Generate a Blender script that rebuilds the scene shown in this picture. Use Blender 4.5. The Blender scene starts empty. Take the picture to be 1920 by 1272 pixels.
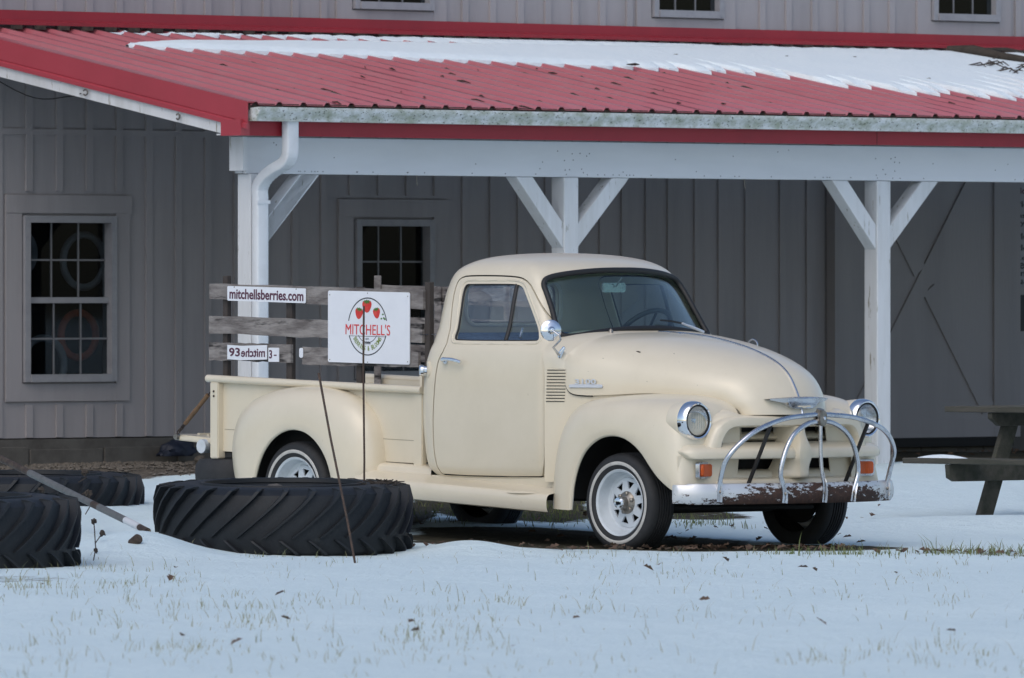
import bpy, bmesh, math, random
import numpy as np
from mathutils import Vector, Matrix, noise as mnoise
from mathutils.bvhtree import BVHTree
random.seed(7); np.random.seed(7)
C = bpy.context.scene.collection
SC = bpy.context.scene
R = math.radians

# ---------------------------------------------------------------- camera, sky, sun, exposure
H_CAM = 1.577
cam_d = bpy.data.cameras.new('camera'); cam = bpy.data.objects.new('camera', cam_d); C.objects.link(cam)
cam.location = (0, 0, H_CAM); cam.rotation_euler = (R(90), 0, 0)
cam_d.sensor_width = 36; cam_d.lens = 17000/1920*36; cam_d.shift_y = -91/1920
cam_d.clip_start = 1; cam_d.clip_end = 3000
cam_d.dof.use_dof = True; cam_d.dof.focus_distance = 57; cam_d.dof.aperture_fstop = 8.5
SC.camera = cam
SUN_EL, SUN_AZ = R(48), R(200)          # azimuth clockwise from +Y
w = bpy.data.worlds.new('World'); SC.world = w; w.use_nodes = True
nt = w.node_tree; bg = nt.nodes['Background']
sky = nt.nodes.new('ShaderNodeTexSky'); sky.sky_type = 'NISHITA'; sky.sun_disc = False
sky.sun_elevation = SUN_EL; sky.sun_rotation = SUN_AZ; sky.dust_density = 2.2; sky.air_density = 1.0; sky.ozone_density = 1.0
nt.links.new(sky.outputs[0], bg.inputs[0]); bg.inputs[1].default_value = 0.15
sd = bpy.data.lights.new('sun', 'SUN'); sd.energy = 0.55; sd.angle = R(60); sd.color = (1, 0.97, 0.93)
sun = bpy.data.objects.new('sun', sd); C.objects.link(sun)
sdir = Vector((math.sin(SUN_AZ)*math.cos(SUN_EL), math.cos(SUN_AZ)*math.cos(SUN_EL), math.sin(SUN_EL)))
sun.rotation_euler = sdir.to_track_quat('Z', 'Y').to_euler()
SC.view_settings.view_transform = 'Standard'; SC.view_settings.look = 'None'
SC.view_settings.exposure = 0.06; SC.view_settings.gamma = 1; SC.view_settings.use_curve_mapping = False

# ---------------------------------------------------------------- materials
def principled(name):
    m = bpy.data.materials.new(name); m.use_nodes = True
    return m, m.node_tree, m.node_tree.nodes['Principled BSDF']
def N(nt, t, **k):
    n = nt.nodes.new(t)
    for a, b in k.items(): setattr(n, a, b)
    return n
def noise_fac(nt, scale, detail=4, rough=.6, lo=.4, hi=.6, vec=None, stretch=None, dist=0):
    tc = N(nt, 'ShaderNodeTexCoord'); src = tc.outputs['Object']
    if vec is not None: src = vec
    if stretch:
        mp = N(nt, 'ShaderNodeMapping'); mp.inputs['Scale'].default_value = stretch
        nt.links.new(src, mp.inputs[0]); src = mp.outputs[0]
    n = N(nt, 'ShaderNodeTexNoise'); n.inputs['Scale'].default_value = scale; n.inputs['Detail'].default_value = detail
    n.inputs['Roughness'].default_value = rough; n.inputs['Distortion'].default_value = dist
    nt.links.new(src, n.inputs['Vector'])
    mr = N(nt, 'ShaderNodeMapRange'); mr.inputs[1].default_value = lo; mr.inputs[2].default_value = hi
    nt.links.new(n.outputs[0], mr.inputs[0])
    return mr.outputs[0]
def mixc(nt, fac, a, b):
    m = N(nt, 'ShaderNodeMix', data_type='RGBA')
    if hasattr(fac, 'is_output'): nt.links.new(fac, m.inputs[0])
    else: m.inputs[0].default_value = fac
    for s, v in ((6, a), (7, b)):
        if hasattr(v, 'is_output'): nt.links.new(v, m.inputs[s])
        else: m.inputs[s].default_value = (*v, 1)
    return m.outputs[2]
def bump(nt, b, fac, strength, dist):
    bn = N(nt, 'ShaderNodeBump'); bn.inputs['Strength'].default_value = strength; bn.inputs['Distance'].default_value = dist
    nt.links.new(fac, bn.inputs['Height']); nt.links.new(bn.outputs[0], b.inputs['Normal'])
def simple(name, col, rough=.6, metal=0, coat=0, spec=.5):
    m, nt, b = principled(name)
    b.inputs['Base Color'].default_value = (*col, 1); b.inputs['Roughness'].default_value = rough
    b.inputs['Metallic'].default_value = metal; b.inputs['Coat Weight'].default_value = coat
    b.inputs['Specular IOR Level'].default_value = spec
    return m
def worn(name, col, col2, scale=6, lo=.45, hi=.75, rough=.6, metal=0, stretch=None, bmp=0, bscale=60, coat=0, detail=5, rough2=None, col3=None, s3=40, lo3=.6, hi3=.66):
    """a base colour with stains or wear of a second (and third) colour"""
    m, nt, b = principled(name)
    f = noise_fac(nt, scale, detail, .65, lo, hi, stretch=stretch)
    c = mixc(nt, f, col, col2)
    if col3:
        f3 = noise_fac(nt, s3, 4, .7, lo3, hi3, stretch=stretch); c = mixc(nt, f3, c, col3)
    nt.links.new(c, b.inputs['Base Color'])
    b.inputs['Roughness'].default_value = rough; b.inputs['Metallic'].default_value = metal; b.inputs['Coat Weight'].default_value = coat
    b.inputs['Coat Roughness'].default_value = .12
    if rough2 is not None:
        mr = N(nt, 'ShaderNodeMapRange'); mr.inputs[3].default_value = rough; mr.inputs[4].default_value = rough2
        nt.links.new(f, mr.inputs[0]); nt.links.new(mr.outputs[0], b.inputs['Roughness'])
    if bmp: bump(nt, b, noise_fac(nt, bscale, 4, .6, .2, .8, stretch=stretch), bmp, .004)
    return m
M = {}
M['paint'] = worn('cream_paint', (.69, .620, .482), (.645, .577, .44), 2.2, .42, .72, rough=.30, coat=.45, col3=(.58, .51, .38), s3=26, lo3=.66, hi3=.78)
M['interior'] = worn('cab_lining', (.76, .74, .68), (.68, .67, .63), 4, rough=.75)
M['chrome'] = worn('chrome', (.62, .64, .68), (.42, .43, .46), 14, .45, .7, rough=.2, metal=1, rough2=.36)
M['chrome_new'] = simple('bright_chrome', (.80, .82, .85), .09, 1)
M['steel'] = worn('dull_steel', (.30, .28, .25), (.16, .13, .10), 25, rough=.45, metal=.9)
M['rubber'] = worn('tyre_rubber', (.016, .017, .019), (.03, .031, .033), 9, rough=.72, bmp=.2, bscale=90)
M['oldrubber'] = worn('old_tyre_rubber', (.004, .006, .009), (.009, .013, .017), 3.0, .4, .75, rough=.62, bmp=.35, bscale=30, col3=(.022, .025, .026), s3=12, lo3=.62, hi3=.8)
M['whitewall'] = worn('whitewall', (.50, .49, .46), (.36, .35, .33), 14, rough=.7)
M['wheelwhite'] = worn('white_wheel_paint', (.56, .61, .65), (.46, .50, .52), 9, rough=.38, col3=(.30, .25, .2), s3=55, lo3=.70, hi3=.76)
M['black'] = simple('black_rubber', (.012, .012, .013), .55)
M['dark'] = simple('dark_underbody', (.012, .012, .012), .85)
M['seat'] = worn('blue_seat_cloth', (.15, .24, .42), (.11, .17, .30), 30, rough=.9)
M['amber'] = simple('amber_lens', (.55, .09, .008), .22, 0, .4)
M['rodrust'] = worn('rusty_rod', (.055, .038, .030), (.11, .065, .045), 30, rough=.8)
M['bracket'] = worn('rusty_bracket', (.035, .022, .017), (.10, .075, .05), 20, rough=.75)
def bumper_mat():
    m, nt, b = principled('rusted_chrome_bumper')
    tc = N(nt, 'ShaderNodeTexCoord'); sp = N(nt, 'ShaderNodeSeparateXYZ'); nt.links.new(tc.outputs['Object'], sp.inputs[0])
    n = N(nt, 'ShaderNodeTexNoise'); n.inputs['Scale'].default_value = 13; n.inputs['Detail'].default_value = 8; n.inputs['Roughness'].default_value = .74
    mp = N(nt, 'ShaderNodeMapping'); mp.inputs['Scale'].default_value = (1, .8, 2.2); nt.links.new(tc.outputs['Object'], mp.inputs[0]); nt.links.new(mp.outputs[0], n.inputs[0])
    # rust grows from the lower edge (object z) and in the middle of the bar
    a = N(nt, 'ShaderNodeMapRange'); nt.links.new(sp.outputs[2], a.inputs[0])
    a.inputs[1].default_value = .285; a.inputs[2].default_value = .40; a.inputs[3].default_value = .19; a.inputs[4].default_value = -.02
    ab = N(nt, 'ShaderNodeMath', operation='ABSOLUTE'); nt.links.new(sp.outputs[1], ab.inputs[0])
    e = N(nt, 'ShaderNodeMapRange'); nt.links.new(ab.outputs[0], e.inputs[0])
    e.inputs[1].default_value = .45; e.inputs[2].default_value = .82; e.inputs[3].default_value = .05; e.inputs[4].default_value = -.14
    s = N(nt, 'ShaderNodeMath', operation='ADD'); nt.links.new(n.outputs[0], s.inputs[0]); nt.links.new(a.outputs[0], s.inputs[1])
    s2 = N(nt, 'ShaderNodeMath', operation='ADD'); nt.links.new(s.outputs[0], s2.inputs[0]); nt.links.new(e.outputs[0], s2.inputs[1])
    f = N(nt, 'ShaderNodeMapRange'); nt.links.new(s2.outputs[0], f.inputs[0]); f.inputs[1].default_value = .535; f.inputs[2].default_value = .56
    rust = mixc(nt, noise_fac(nt, 40, 5, .7, .35, .7), (.030, .017, .014), (.075, .035, .022))
    nt.links.new(mixc(nt, f.outputs[0], (.66, .67, .68), rust), b.inputs['Base Color'])
    inv = N(nt, 'ShaderNodeMath', operation='SUBTRACT'); inv.inputs[0].default_value = .65; nt.links.new(f.outputs[0], inv.inputs[1]); nt.links.new(inv.outputs[0], b.inputs['Metallic'])
    ro = N(nt, 'ShaderNodeMapRange'); nt.links.new(f.outputs[0], ro.inputs[0]); ro.inputs[3].default_value = .42; ro.inputs[4].default_value = .8; nt.links.new(ro.outputs[0], b.inputs['Roughness'])
    bump(nt, b, f.outputs[0], .4, -.001)
    return m
M['bumper'] = bumper_mat()
def glass_mat(name, tint, refl=1.0, rough=.02):
    m = bpy.data.materials.new(name); m.use_nodes = True; nt = m.node_tree; nt.nodes.clear()
    o = N(nt, 'ShaderNodeOutputMaterial'); mx = N(nt, 'ShaderNodeMixShader'); t = N(nt, 'ShaderNodeBsdfTransparent'); g = N(nt, 'ShaderNodeBsdfGlossy')
    t.inputs[0].default_value = (*tint, 1); g.inputs['Roughness'].default_value = rough
    lw = N(nt, 'ShaderNodeLayerWeight'); pw = N(nt, 'ShaderNodeMath', operation='POWER'); pw.inputs[1].default_value = 5; nt.links.new(lw.outputs['Facing'], pw.inputs[0])
    mu = N(nt, 'ShaderNodeMath', operation='MULTIPLY_ADD'); mu.inputs[1].default_value = .95*refl; mu.inputs[2].default_value = .045*refl; nt.links.new(pw.outputs[0], mu.inputs[0])
    nt.links.new(mu.outputs[0], mx.inputs[0]); nt.links.new(t.outputs[0], mx.inputs[1]); nt.links.new(g.outputs[0], mx.inputs[2]); nt.links.new(mx.outputs[0], o.inputs[0])
    return m
M['glass'] = glass_mat('side_glass', (.96, .97, .97), 1.9)
M['lampglass'] = glass_mat('lamp_glass', (.90, .92, .93), 1.6, .04)
M['wsglass'] = glass_mat('green_tinted_glass', (.80, .90, .88), 1.7)
M['winglass'] = glass_mat('house_window_glass', (.60, .64, .66), .45)
M['lens'] = worn('headlamp_lens', (.62, .66, .70), (.36, .38, .40), 16, .4, .7, rough=.12, coat=.6)
# barn
def paintwood(name, col, dirt, rough=.75, sc=3, peel=None, stretch=(1, 1, .12), lo3=.62, hi3=.68, s3=22):
    return worn(name, col, dirt, sc, .42, .8, rough, stretch=stretch, bmp=.25, bscale=45, col3=peel, s3=s3, lo3=lo3, hi3=hi3)
M['siding'] = paintwood('grey_siding_paint', (.345, .328, .338), (.27, .258, .264), sc=3)
M['doorpaint'] = paintwood('grey_door_paint', (.32, .305, .31), (.255, .245, .25), sc=2)
M['white'] = paintwood('white_porch_paint', (.66, .68, .70), (.50, .51, .50), sc=5, peel=(.27, .26, .21), lo3=.63, hi3=.68, s3=26)
M['beamwhite'] = worn('white_beam_wrap', (.66, .68, .71), (.58, .60, .62), 2.5, .42, .8, rough=.55, stretch=(.2, 1, 1), col3=(.25, .24, .22), s3=34, lo3=.74, hi3=.77)
M['gutter'] = worn('mildewed_gutter', (.66, .69, .70), (.34, .37, .29), 9, .36, .66, rough=.5, stretch=(1, 1, 1.5), col3=(.07, .08, .055), s3=38, lo3=.58, hi3=.64)
M['downspout'] = worn('white_downspout', (.70, .73, .76), (.62, .64, .66), 5, rough=.4)
M['trimwhite'] = worn('window_vinyl', (.30, .30, .32), (.24, .24, .26), 10, rough=.5)
M['shaded_muntin'] = worn('shaded_window_bar', (.17, .17, .18), (.13, .13, .14), 10, rough=.5)  # frame grey made darker: shade behind the glass is in the colour
M['coilgrey'] = worn('grey_coil', (.34, .35, .38), (.24, .25, .27), 10)
M['coilred'] = worn('orange_coil', (.48, .11, .05), (.3, .07, .04), 10)
M['redtrim'] = worn('red_metal_trim_gloss', (.40, .045, .065), (.34, .040, .055), 1.2, .4, .75, rough=.40, coat=.6)
M['red'] = worn('pinkish_red_metal_roof', (.47, .135, .16), (.40, .095, .115), 1.1, .4, .75, rough=.40, coat=1, stretch=(1, .35, 1), col3=(.42, .165, .18), s3=7, lo3=.5, hi3=.8)  # pinkish red base varied by noise
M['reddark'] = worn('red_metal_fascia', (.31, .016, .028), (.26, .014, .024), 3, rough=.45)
M['concrete'] = worn('foundation_concrete', (.12, .115, .105), (.07, .065, .06), 4, rough=.95, bmp=.5, bscale=25)
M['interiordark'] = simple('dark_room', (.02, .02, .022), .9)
M['weathered'] = worn('weathered_grey_wood', (.27, .25, .235), (.12, .105, .10), 6, .40, .62, rough=.92, stretch=(.55, 1, 2.6), bmp=.8, bscale=30, detail=8, col3=(.022, .02, .02), s3=4, lo3=.56, hi3=.66)
M['darkwood'] = worn('dark_stake_wood', (.060, .050, .045), (.028, .024, .022), 8, rough=.92, stretch=(3, 3, .5), bmp=.6)
M['tablewood'] = worn('mossy_table_wood', (.085, .08, .066), (.045, .048, .036), 6, .35, .65, rough=.92, stretch=(.35, 2.5, 2.5), bmp=.8, bscale=35, detail=8, col3=(.06, .07, .035), s3=9, lo3=.6, hi3=.75)
M['signwhite'] = worn('sign_white', (.74, .76, .80), (.68, .70, .74), 3, rough=.4)
M['maroon'] = simple('maroon_print', (.085, .018, .045), .6)
M['redprint'] = simple('red_print', (.62, .045, .05), .6)
M['blackprint'] = simple('dark_print', (.025, .03, .035), .6)
M['greenprint'] = simple('green_print', (.20, .27, .045), .6)
M['leafprint'] = simple('leaf_green_print', (.055, .16, .025), .6)
M['berry'] = worn('strawberry_print', (.58, .03, .025), (.72, .11, .07), 30, rough=.6)
M['tan'] = worn('hose_sleeve', (.17, .10, .05), (.10, .06, .035), 20, rough=.8)
M['leaf'] = worn('dead_leaves', (.055, .032, .022), (.15, .095, .06), 11, .3, .7, rough=.85)
M['grass'] = worn('dry_grass', (.26, .25, .14), (.19, .21, .11), 1.3, .35, .65, rough=.85)
M['green'] = worn('green_grass', (.085, .125, .035), (.17, .18, .075), 4, .35, .65, rough=.85)
M['twig'] = worn('twig_bark', (.05, .04, .032), (.025, .02, .016), 20, rough=.9)
M['tarp'] = simple('navy_tarp', (.010, .016, .034), .6)
M['pvc'] = worn('grey_pole', (.12, .125, .125), (.07, .075, .075), 14, rough=.6)
M['polewhite'] = simple('white_pole_end', (.60, .62, .64), .5)
M['gravel_stone'] = worn('pale_gravel', (.17, .15, .125), (.075, .065, .055), 30, .3, .7, rough=.95)
def snow_mat(name='snow'):
    m, nt, b = principled(name)
    nt.links.new(mixc(nt, noise_fac(nt, 1.3, 4, .6, .3, .7), (.82, .90, .93), (.78, .87, .91)), b.inputs['Base Color'])
    b.inputs['Roughness'].default_value = .8; b.inputs['Specular IOR Level'].default_value = .25
    bump(nt, b, noise_fac(nt, 14, 6, .65, .2, .8), .35, .03)
    return m
M['snow'] = snow_mat()
def ground_mat():
    m, nt, b = principled('snowy_ground')
    at = N(nt, 'ShaderNodeAttribute', attribute_name='bare'); at2 = N(nt, 'ShaderNodeAttribute', attribute_name='kindmix')
    def edge(lo, hi, amp):
        n = N(nt, 'ShaderNodeTexNoise'); n.inputs['Scale'].default_value = 9; n.inputs['Detail'].default_value = 7; n.inputs['Roughness'].default_value = .7
        tc = N(nt, 'ShaderNodeTexCoord'); nt.links.new(tc.outputs['Object'], n.inputs[0])
        mu = N(nt, 'ShaderNodeMath', operation='MULTIPLY_ADD'); nt.links.new(n.outputs[0], mu.inputs[0]); mu.inputs[1].default_value = amp; nt.links.new(at.outputs['Fac'], mu.inputs[2])
        mr = N(nt, 'ShaderNodeMapRange'); nt.links.new(mu.outputs[0], mr.inputs[0]); mr.inputs[1].default_value = lo; mr.inputs[2].default_value = hi
        return mr.outputs[0]
    f = edge(.86, 1.0, .85)
    snow = mixc(nt, noise_fac(nt, .55, 5, .6, .3, .7), (.775, .91, .935), (.725, .865, .895))
    soil = mixc(nt, noise_fac(nt, 7, 7, .75, .35, .65), (.022, .021, .013), (.075, .066, .042))
    gravel = mixc(nt, noise_fac(nt, 22, 5, .7, .38, .62), (.055, .046, .038), (.21, .185, .15))
    grd = mixc(nt, at2.outputs['Fac'], soil, gravel)
    nt.links.new(mixc(nt, f, snow, grd), b.inputs['Base Color'])
    b.inputs['Roughness'].default_value = .85; b.inputs['Specular IOR Level'].default_value = .2
    bump(nt, b, noise_fac(nt, 4, 8, .72, .2, .8), .8, .05)
    return m
M['ground'] = ground_mat()

# ---------------------------------------------------------------- mesh helpers
class MB:
    def __init__(s): s.v = []; s.f = []; s.mi = []
    def add(s, vs, fs, mi=0):
        o = len(s.v); s.v += [tuple(map(float, q)) for q in vs]
        s.f += [tuple(o+i for i in f) for f in fs]; s.mi += [mi]*len(fs); return s
    def box(s, lo, hi, mi=0):
        x0, y0, z0 = lo; x1, y1, z1 = hi
        return s.add([(x0,y0,z0),(x1,y0,z0),(x1,y1,z0),(x0,y1,z0),(x0,y0,z1),(x1,y0,z1),(x1,y1,z1),(x0,y1,z1)],
                     [(0,3,2,1),(4,5,6,7),(0,1,5,4),(1,2,6,5),(2,3,7,6),(3,0,4,7)], mi)
    def beam(s, a, b, wx, wy, up=(0,0,1), mi=0):
        """rectangular bar from a to b: wx across (perpendicular to up and axis), wy along the up side"""
        a = Vector(a); b = Vector(b); d = (b-a).normalized(); r = d.cross(Vector(up)).normalized(); u = r.cross(d)
        vs = [p + r*sx*wx/2 + u*sy*wy/2 for p in (a, b) for sx, sy in ((-1,-1),(1,-1),(1,1),(-1,1))]
        return s.add(vs, [(0,1,2,3),(7,6,5,4),(0,4,5,1),(1,5,6,2),(2,6,7,3),(3,7,4,0)], mi)
    def tube(s, pts, r, n=8, closed=False, flat=None, mi=0, caps=True):
        pts = [Vector(p) for p in pts]; k = len(pts); rs = r if hasattr(r, '__len__') else [r]*k
        vs = []; up = None
        for i, p in enumerate(pts):
            a = pts[(i-1) % k] if (closed or i > 0) else p; b = pts[(i+1) % k] if (closed or i < k-1) else p
            d = (b-a)
            d = d.normalized() if d.length > 1e-9 else Vector((0,0,1))
            if up is None:
                up = Vector((0,0,1)) if abs(d.z) < .9 else Vector((1,0,0))
            up = (up - d*up.dot(d)).normalized(); q = d.cross(up)
            for j in range(n):
                t = 2*math.pi*j/n
                vs.append(p + up*math.cos(t)*rs[i] + q*math.sin(t)*rs[i]*(flat or 1))
        fs = []
        for i in range(k if closed else k-1):
            i2 = (i+1) % k
            for j in range(n):
                j2 = (j+1) % n; fs.append((i*n+j, i*n+j2, i2*n+j2, i2*n+j))
        if not closed and caps: fs += [tuple(range(n-1, -1, -1)), tuple((k-1)*n+j for j in range(n))]
        return s.add(vs, fs, mi)
    def grid(s, P, closed_u=False, closed_v=False, mi=0, flip=False):
        """P[u][v] points"""
        nu, nv = len(P), len(P[0]); vs = [p for row in P for p in row]; fs = []
        for i in range(nu if closed_u else nu-1):
            for j in range(nv if closed_v else nv-1):
                a, b, c, d = i*nv+j, ((i+1) % nu)*nv+j, ((i+1) % nu)*nv+(j+1) % nv, i*nv+(j+1) % nv
                fs.append((a, d, c, b) if flip else (a, b, c, d))
        return s.add(vs, fs, mi)
    def lathe(s, prof, axis='y', n=48, origin=(0,0,0), mi=0):
        """prof: (radius, offset along axis)"""
        o = Vector(origin); rows = []
        for r, t in prof:
            row = []
            for j in range(n):
                a = 2*math.pi*j/n; c, q = r*math.cos(a), r*math.sin(a)
                row.append(o + (Vector((c, t, q)) if axis == 'y' else Vector((t, c, q)) if axis == 'x' else Vector((c, q, t))))
            rows.append(row)
        return s.grid(rows, closed_v=True, mi=mi)
    def prism(s, poly, lo, hi, plane='xz', mi=0):
        """extrude a 2-D polygon; plane xz -> along y, yz -> along x, xy -> along z"""
        def P(a, b, t): return (a, t, b) if plane == 'xz' else (t, a, b) if plane == 'yz' else (a, b, t)
        n = len(poly); vs = [P(a, b, lo) for a, b in poly] + [P(a, b, hi) for a, b in poly]
        fs = [tuple(range(n)), tuple(range(2*n-1, n-1, -1))] + [(i, i+n, (i+1) % n+n, (i+1) % n) for i in range(n)]
        return s.add(vs, fs, mi)
    def mesh(s, name, mats=None, smooth=None, fix=True):
        me = bpy.data.meshes.new(name); me.from_pydata(s.v, [], s.f)
        if mats:
            for m in (mats if isinstance(mats, (list, tuple)) else [mats]): me.materials.append(M[m] if isinstance(m, str) else m)
        if any(s.mi): me.polygons.foreach_set('material_index', s.mi)
        if fix:
            bm = bmesh.new(); bm.from_mesh(me); bmesh.ops.recalc_face_normals(bm, faces=bm.faces); bm.to_mesh(me); bm.free()
        if smooth: shade(me, smooth)
        me.update(); return me
    def obj(s, name, mats, parent=None, smooth=None, fix=True):
        return link(name, s.mesh(name, mats, smooth, fix), parent)
def shade(me, deg):
    me.polygons.foreach_set('use_smooth', [True]*len(me.polygons))
    me.set_sharp_from_angle(angle=R(deg))
def link(name, me, parent=None):
    o = bpy.data.objects.new(name, me); C.objects.link(o)
    if parent: o.parent = parent
    return o
def thing(name, label, cat, loc=(0,0,0), rz=0, group=None):
    o = bpy.data.objects.new(name, None); C.objects.link(o); o.location = loc; o.rotation_euler = (0,0,rz); o.empty_display_size = .2
    return tag(o, label, cat, group)
def tag(o, label, cat, group=None, kind=None):
    if label: o['label'] = label
    if cat: o['category'] = cat
    if group: o['group'] = group
    if kind: o['kind'] = kind
    return o
def stuff(o): o['kind'] = 'stuff'; return o
def bevel(o, wdt, seg=2):
    bm = bmesh.new(); bm.from_mesh(o.data); bmesh.ops.bevel(bm, geom=bm.edges[:], offset=wdt, segments=seg, affect='EDGES', clamp_overlap=True)
    bm.to_mesh(o.data); bm.free(); shade(o.data, 35); return o
def boolean(me_a, me_b, op):
    a = bpy.data.objects.new('a', me_a); b = bpy.data.objects.new('b', me_b); C.objects.link(a); C.objects.link(b)
    md = a.modifiers.new('b', 'BOOLEAN'); md.object = b; md.operation = op; md.solver = 'EXACT'; md.use_self = False
    dg = bpy.context.evaluated_depsgraph_get(); dg.update()
    me = bpy.data.meshes.new_from_object(a.evaluated_get(dg)); bpy.data.objects.remove(a); bpy.data.objects.remove(b)
    return me
def catmull(pts, k):
    """smooth curve through tuples, k samples per span"""
    P = [np.array(p, float) for p in pts]; P = [2*P[0]-P[1]] + P + [2*P[-1]-P[-2]]; out = []
    for i in range(1, len(P)-2):
        for j in range(k):
            t = j/k; a, b, c, d = P[i-1:i+3]
            out.append(.5*(2*b + (c-a)*t + (2*a-5*b+4*c-d)*t*t + (3*b-a-3*c+d)*t**3))
    out.append(P[-2]); return out
def chaikin(poly, it=2):
    p = [np.array(q, float) for q in poly]
    for _ in range(it):
        q = []
        for i in range(len(p)):
            a, b = p[i], p[(i+1) % len(p)]; q += [a*.75+b*.25, a*.25+b*.75]
        p = q
    return [tuple(map(float, x)) for x in p]
def resample(poly, step):
    P = [np.array(q, float) for q in poly]; out = []
    for i in range(len(P)):
        a, b = P[i], P[(i+1) % len(P)]; n = max(1, int(np.linalg.norm(b-a)/step))
        out += [tuple(a+(b-a)*j/n) for j in range(n)]
    return out
def rrect(x0, x1, z0, z1, r, n=5):
    out = []
    for cx, cz, a0 in ((x1-r, z1-r, 0), (x0+r, z1-r, 90), (x0+r, z0+r, 180), (x1-r, z0+r, 270)):
        for j in range(n+1):
            a = R(a0+90*j/n); out.append((cx+r*math.cos(a), cz+r*math.sin(a)))
    return out
def text_mesh(body, size, mat, xscale=1.0, align='LEFT', extrude=.0006, name='lettering', bold=0.0, spacing=1.0):
    cu = bpy.data.curves.new(name, 'FONT'); cu.body = body; cu.size = size; cu.align_x = align; cu.extrude = extrude; cu.resolution_u = 3
    cu.offset = bold; cu.space_character = spacing
    o = bpy.data.objects.new('t', cu); C.objects.link(o); dg = bpy.context.evaluated_depsgraph_get(); dg.update()
    me = bpy.data.meshes.new_from_object(o.evaluated_get(dg)); bpy.data.objects.remove(o); bpy.data.curves.remove(cu)
    me.transform(Matrix.Diagonal((xscale, 1, 1, 1))); me.materials.clear(); me.materials.append(M[mat]); me.name = name
    return me
def fit_text(body, width, height, mat, name='lettering', bold=0.0, align='LEFT', mirror=False):
    """text scaled to an exact width and cap height, in the xz plane facing -y, lower left at origin"""
    me = text_mesh(body, 1, mat, name=name, bold=bold, extrude=.0006)
    co = np.array([v.co[:] for v in me.vertices]); lo, hi = co.min(0), co.max(0)
    sx = width/(hi[0]-lo[0]); sy = height/(hi[1]-lo[1])
    for v in me.vertices:
        x = (v.co.x-lo[0])*sx
        if mirror: x = width-x
        v.co = (x, v.co.z, (v.co.y-lo[1])*sy)
    return me

# ---------------------------------------------------------------- the ground
B_O = Vector((-1.881, 65.19, 0)); B_A = R(42)
bu = Vector((math.cos(B_A), math.sin(B_A), 0)); bv = Vector((-math.sin(B_A), math.cos(B_A), 0))
T_A = R(-46.5); fw = Vector((math.cos(T_A), math.sin(T_A), 0)); lf = Vector((-fw.y, fw.x, 0))
# truck origin: rear axle on the ground
Zf = 55.2845; T_O = Vector(((1165-960)*Zf/17000, Zf, 0)) - fw*2.946 + lf*.80
def sstep(a, b, x):
    t = np.clip((x-a)/(b-a), 0, 1); return t*t*(3-2*t)
def vnoise(X, Y, s, seed=0, octv=3):
    """cheap value noise on arrays"""
    tot = np.zeros_like(X); amp = 1; nrm = 0
    for o in range(octv):
        xs, ys = X*s*2**o+seed*17.3, Y*s*2**o+seed*9.1
        xi, yi = np.floor(xs), np.floor(ys); fx, fy = xs-xi, ys-yi; fx = fx*fx*(3-2*fx); fy = fy*fy*(3-2*fy)
        hsh = lambda a, b: np.modf(np.abs(np.sin(a*127.1+b*311.7+seed*74.7)*43758.5453))[0]
        v = (hsh(xi, yi)*(1-fx)+hsh(xi+1, yi)*fx)*(1-fy)+(hsh(xi, yi+1)*(1-fx)+hsh(xi+1, yi+1)*fx)*fy
        tot += amp*(v-.5); nrm += amp*.5; amp *= .5
    return tot/nrm
def local(X, Y, O, ax, ay): return (X-O.x)*ax.x+(Y-O.y)*ax.y, (X-O.x)*ay.x+(Y-O.y)*ay.y
def gauss(X, Y, cx, cy, sx, sy): return np.exp(-((X-cx)/sx)**2-((Y-cy)/sy)**2)
def ground_h(X, Y):
    X = np.asarray(X, float); Y = np.asarray(Y, float)
    u, v = local(X, Y, B_O, bu, bv); x, y = local(X, Y, T_O, fw, lf)
    far = sstep(90, 140, np.hypot(X, Y-55))
    z = .25*sstep(-9.5, -.6, v)
    wheel = sstep(.3, 1.4, np.maximum(np.abs(y)-.6, np.maximum(-x-.4, x-3.6)))
    z = z + .028*vnoise(X, Y, .45, 1, 2)*(.25+.75*wheel)*(1-far) + .010*vnoise(X, Y, 1.7, 2, 3)*(.4+.6*wheel)*(1-far)
    z = z + .125*gauss(X, Y, -2.22, 53.9, .35, .75) + .03*gauss(X, Y, -1.5, 53.2, .8, .35) + .075*gauss(X, Y, -.25, 54.75, .30, .5)
    z = z + .10*gauss(X, Y, -2.05, 56.2, .35, 1.0) + .10*gauss(X, Y, 3.6, 59.2, 1.5, .6) + .02*gauss(X, Y, 1.6, 53.4, 1.3, .5)
    return z
def bare_shade_mask(X, Y):
    X = np.asarray(X, float); Y = np.asarray(Y, float)
    u, v = local(X, Y, B_O, bu, bv); x, y = local(X, Y, T_O, fw, lf)
    n1 = vnoise(X, Y, 1.1, 5, 4); n2 = vnoise(X, Y*.4, 1.6, 6, 4)
    porch = sstep(-.15, .55, v + .35*n1)*sstep(-4.5, -3.2, u+.6*n1)*sstep(15.2, 14.2, u+.5*n1)*sstep(9.6, 9.0, v)
    e = lambda cx, cy, rx, ry: 1-sstep(.55, 1.2, np.hypot((X-cx)/rx, (Y-cy)/ry)+.25*n1)
    m = np.maximum.reduce([porch, e(-.05, 60.3, .75, 1.9), e(.55, 56.3, 1.25, 1.3)*.95, e(1.45, 55.5, 1.05, .85)*.95,
                           e(2.95, 54.3, .75, .55)*.47, e(1.2, 60.0, .5, .9)*.66, e(-2.85, 49.7, .55, .6)*.46, e(-.95, 59.2, .6, 1.8), e(.05, 56.6, .9, 1.5)])  # ellipses under the truck: bare soil, also darkening for its shadow
    m = np.maximum(m, .39*sstep(.25, .75, n2)*sstep(60, 50, Y))
    return m
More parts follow.
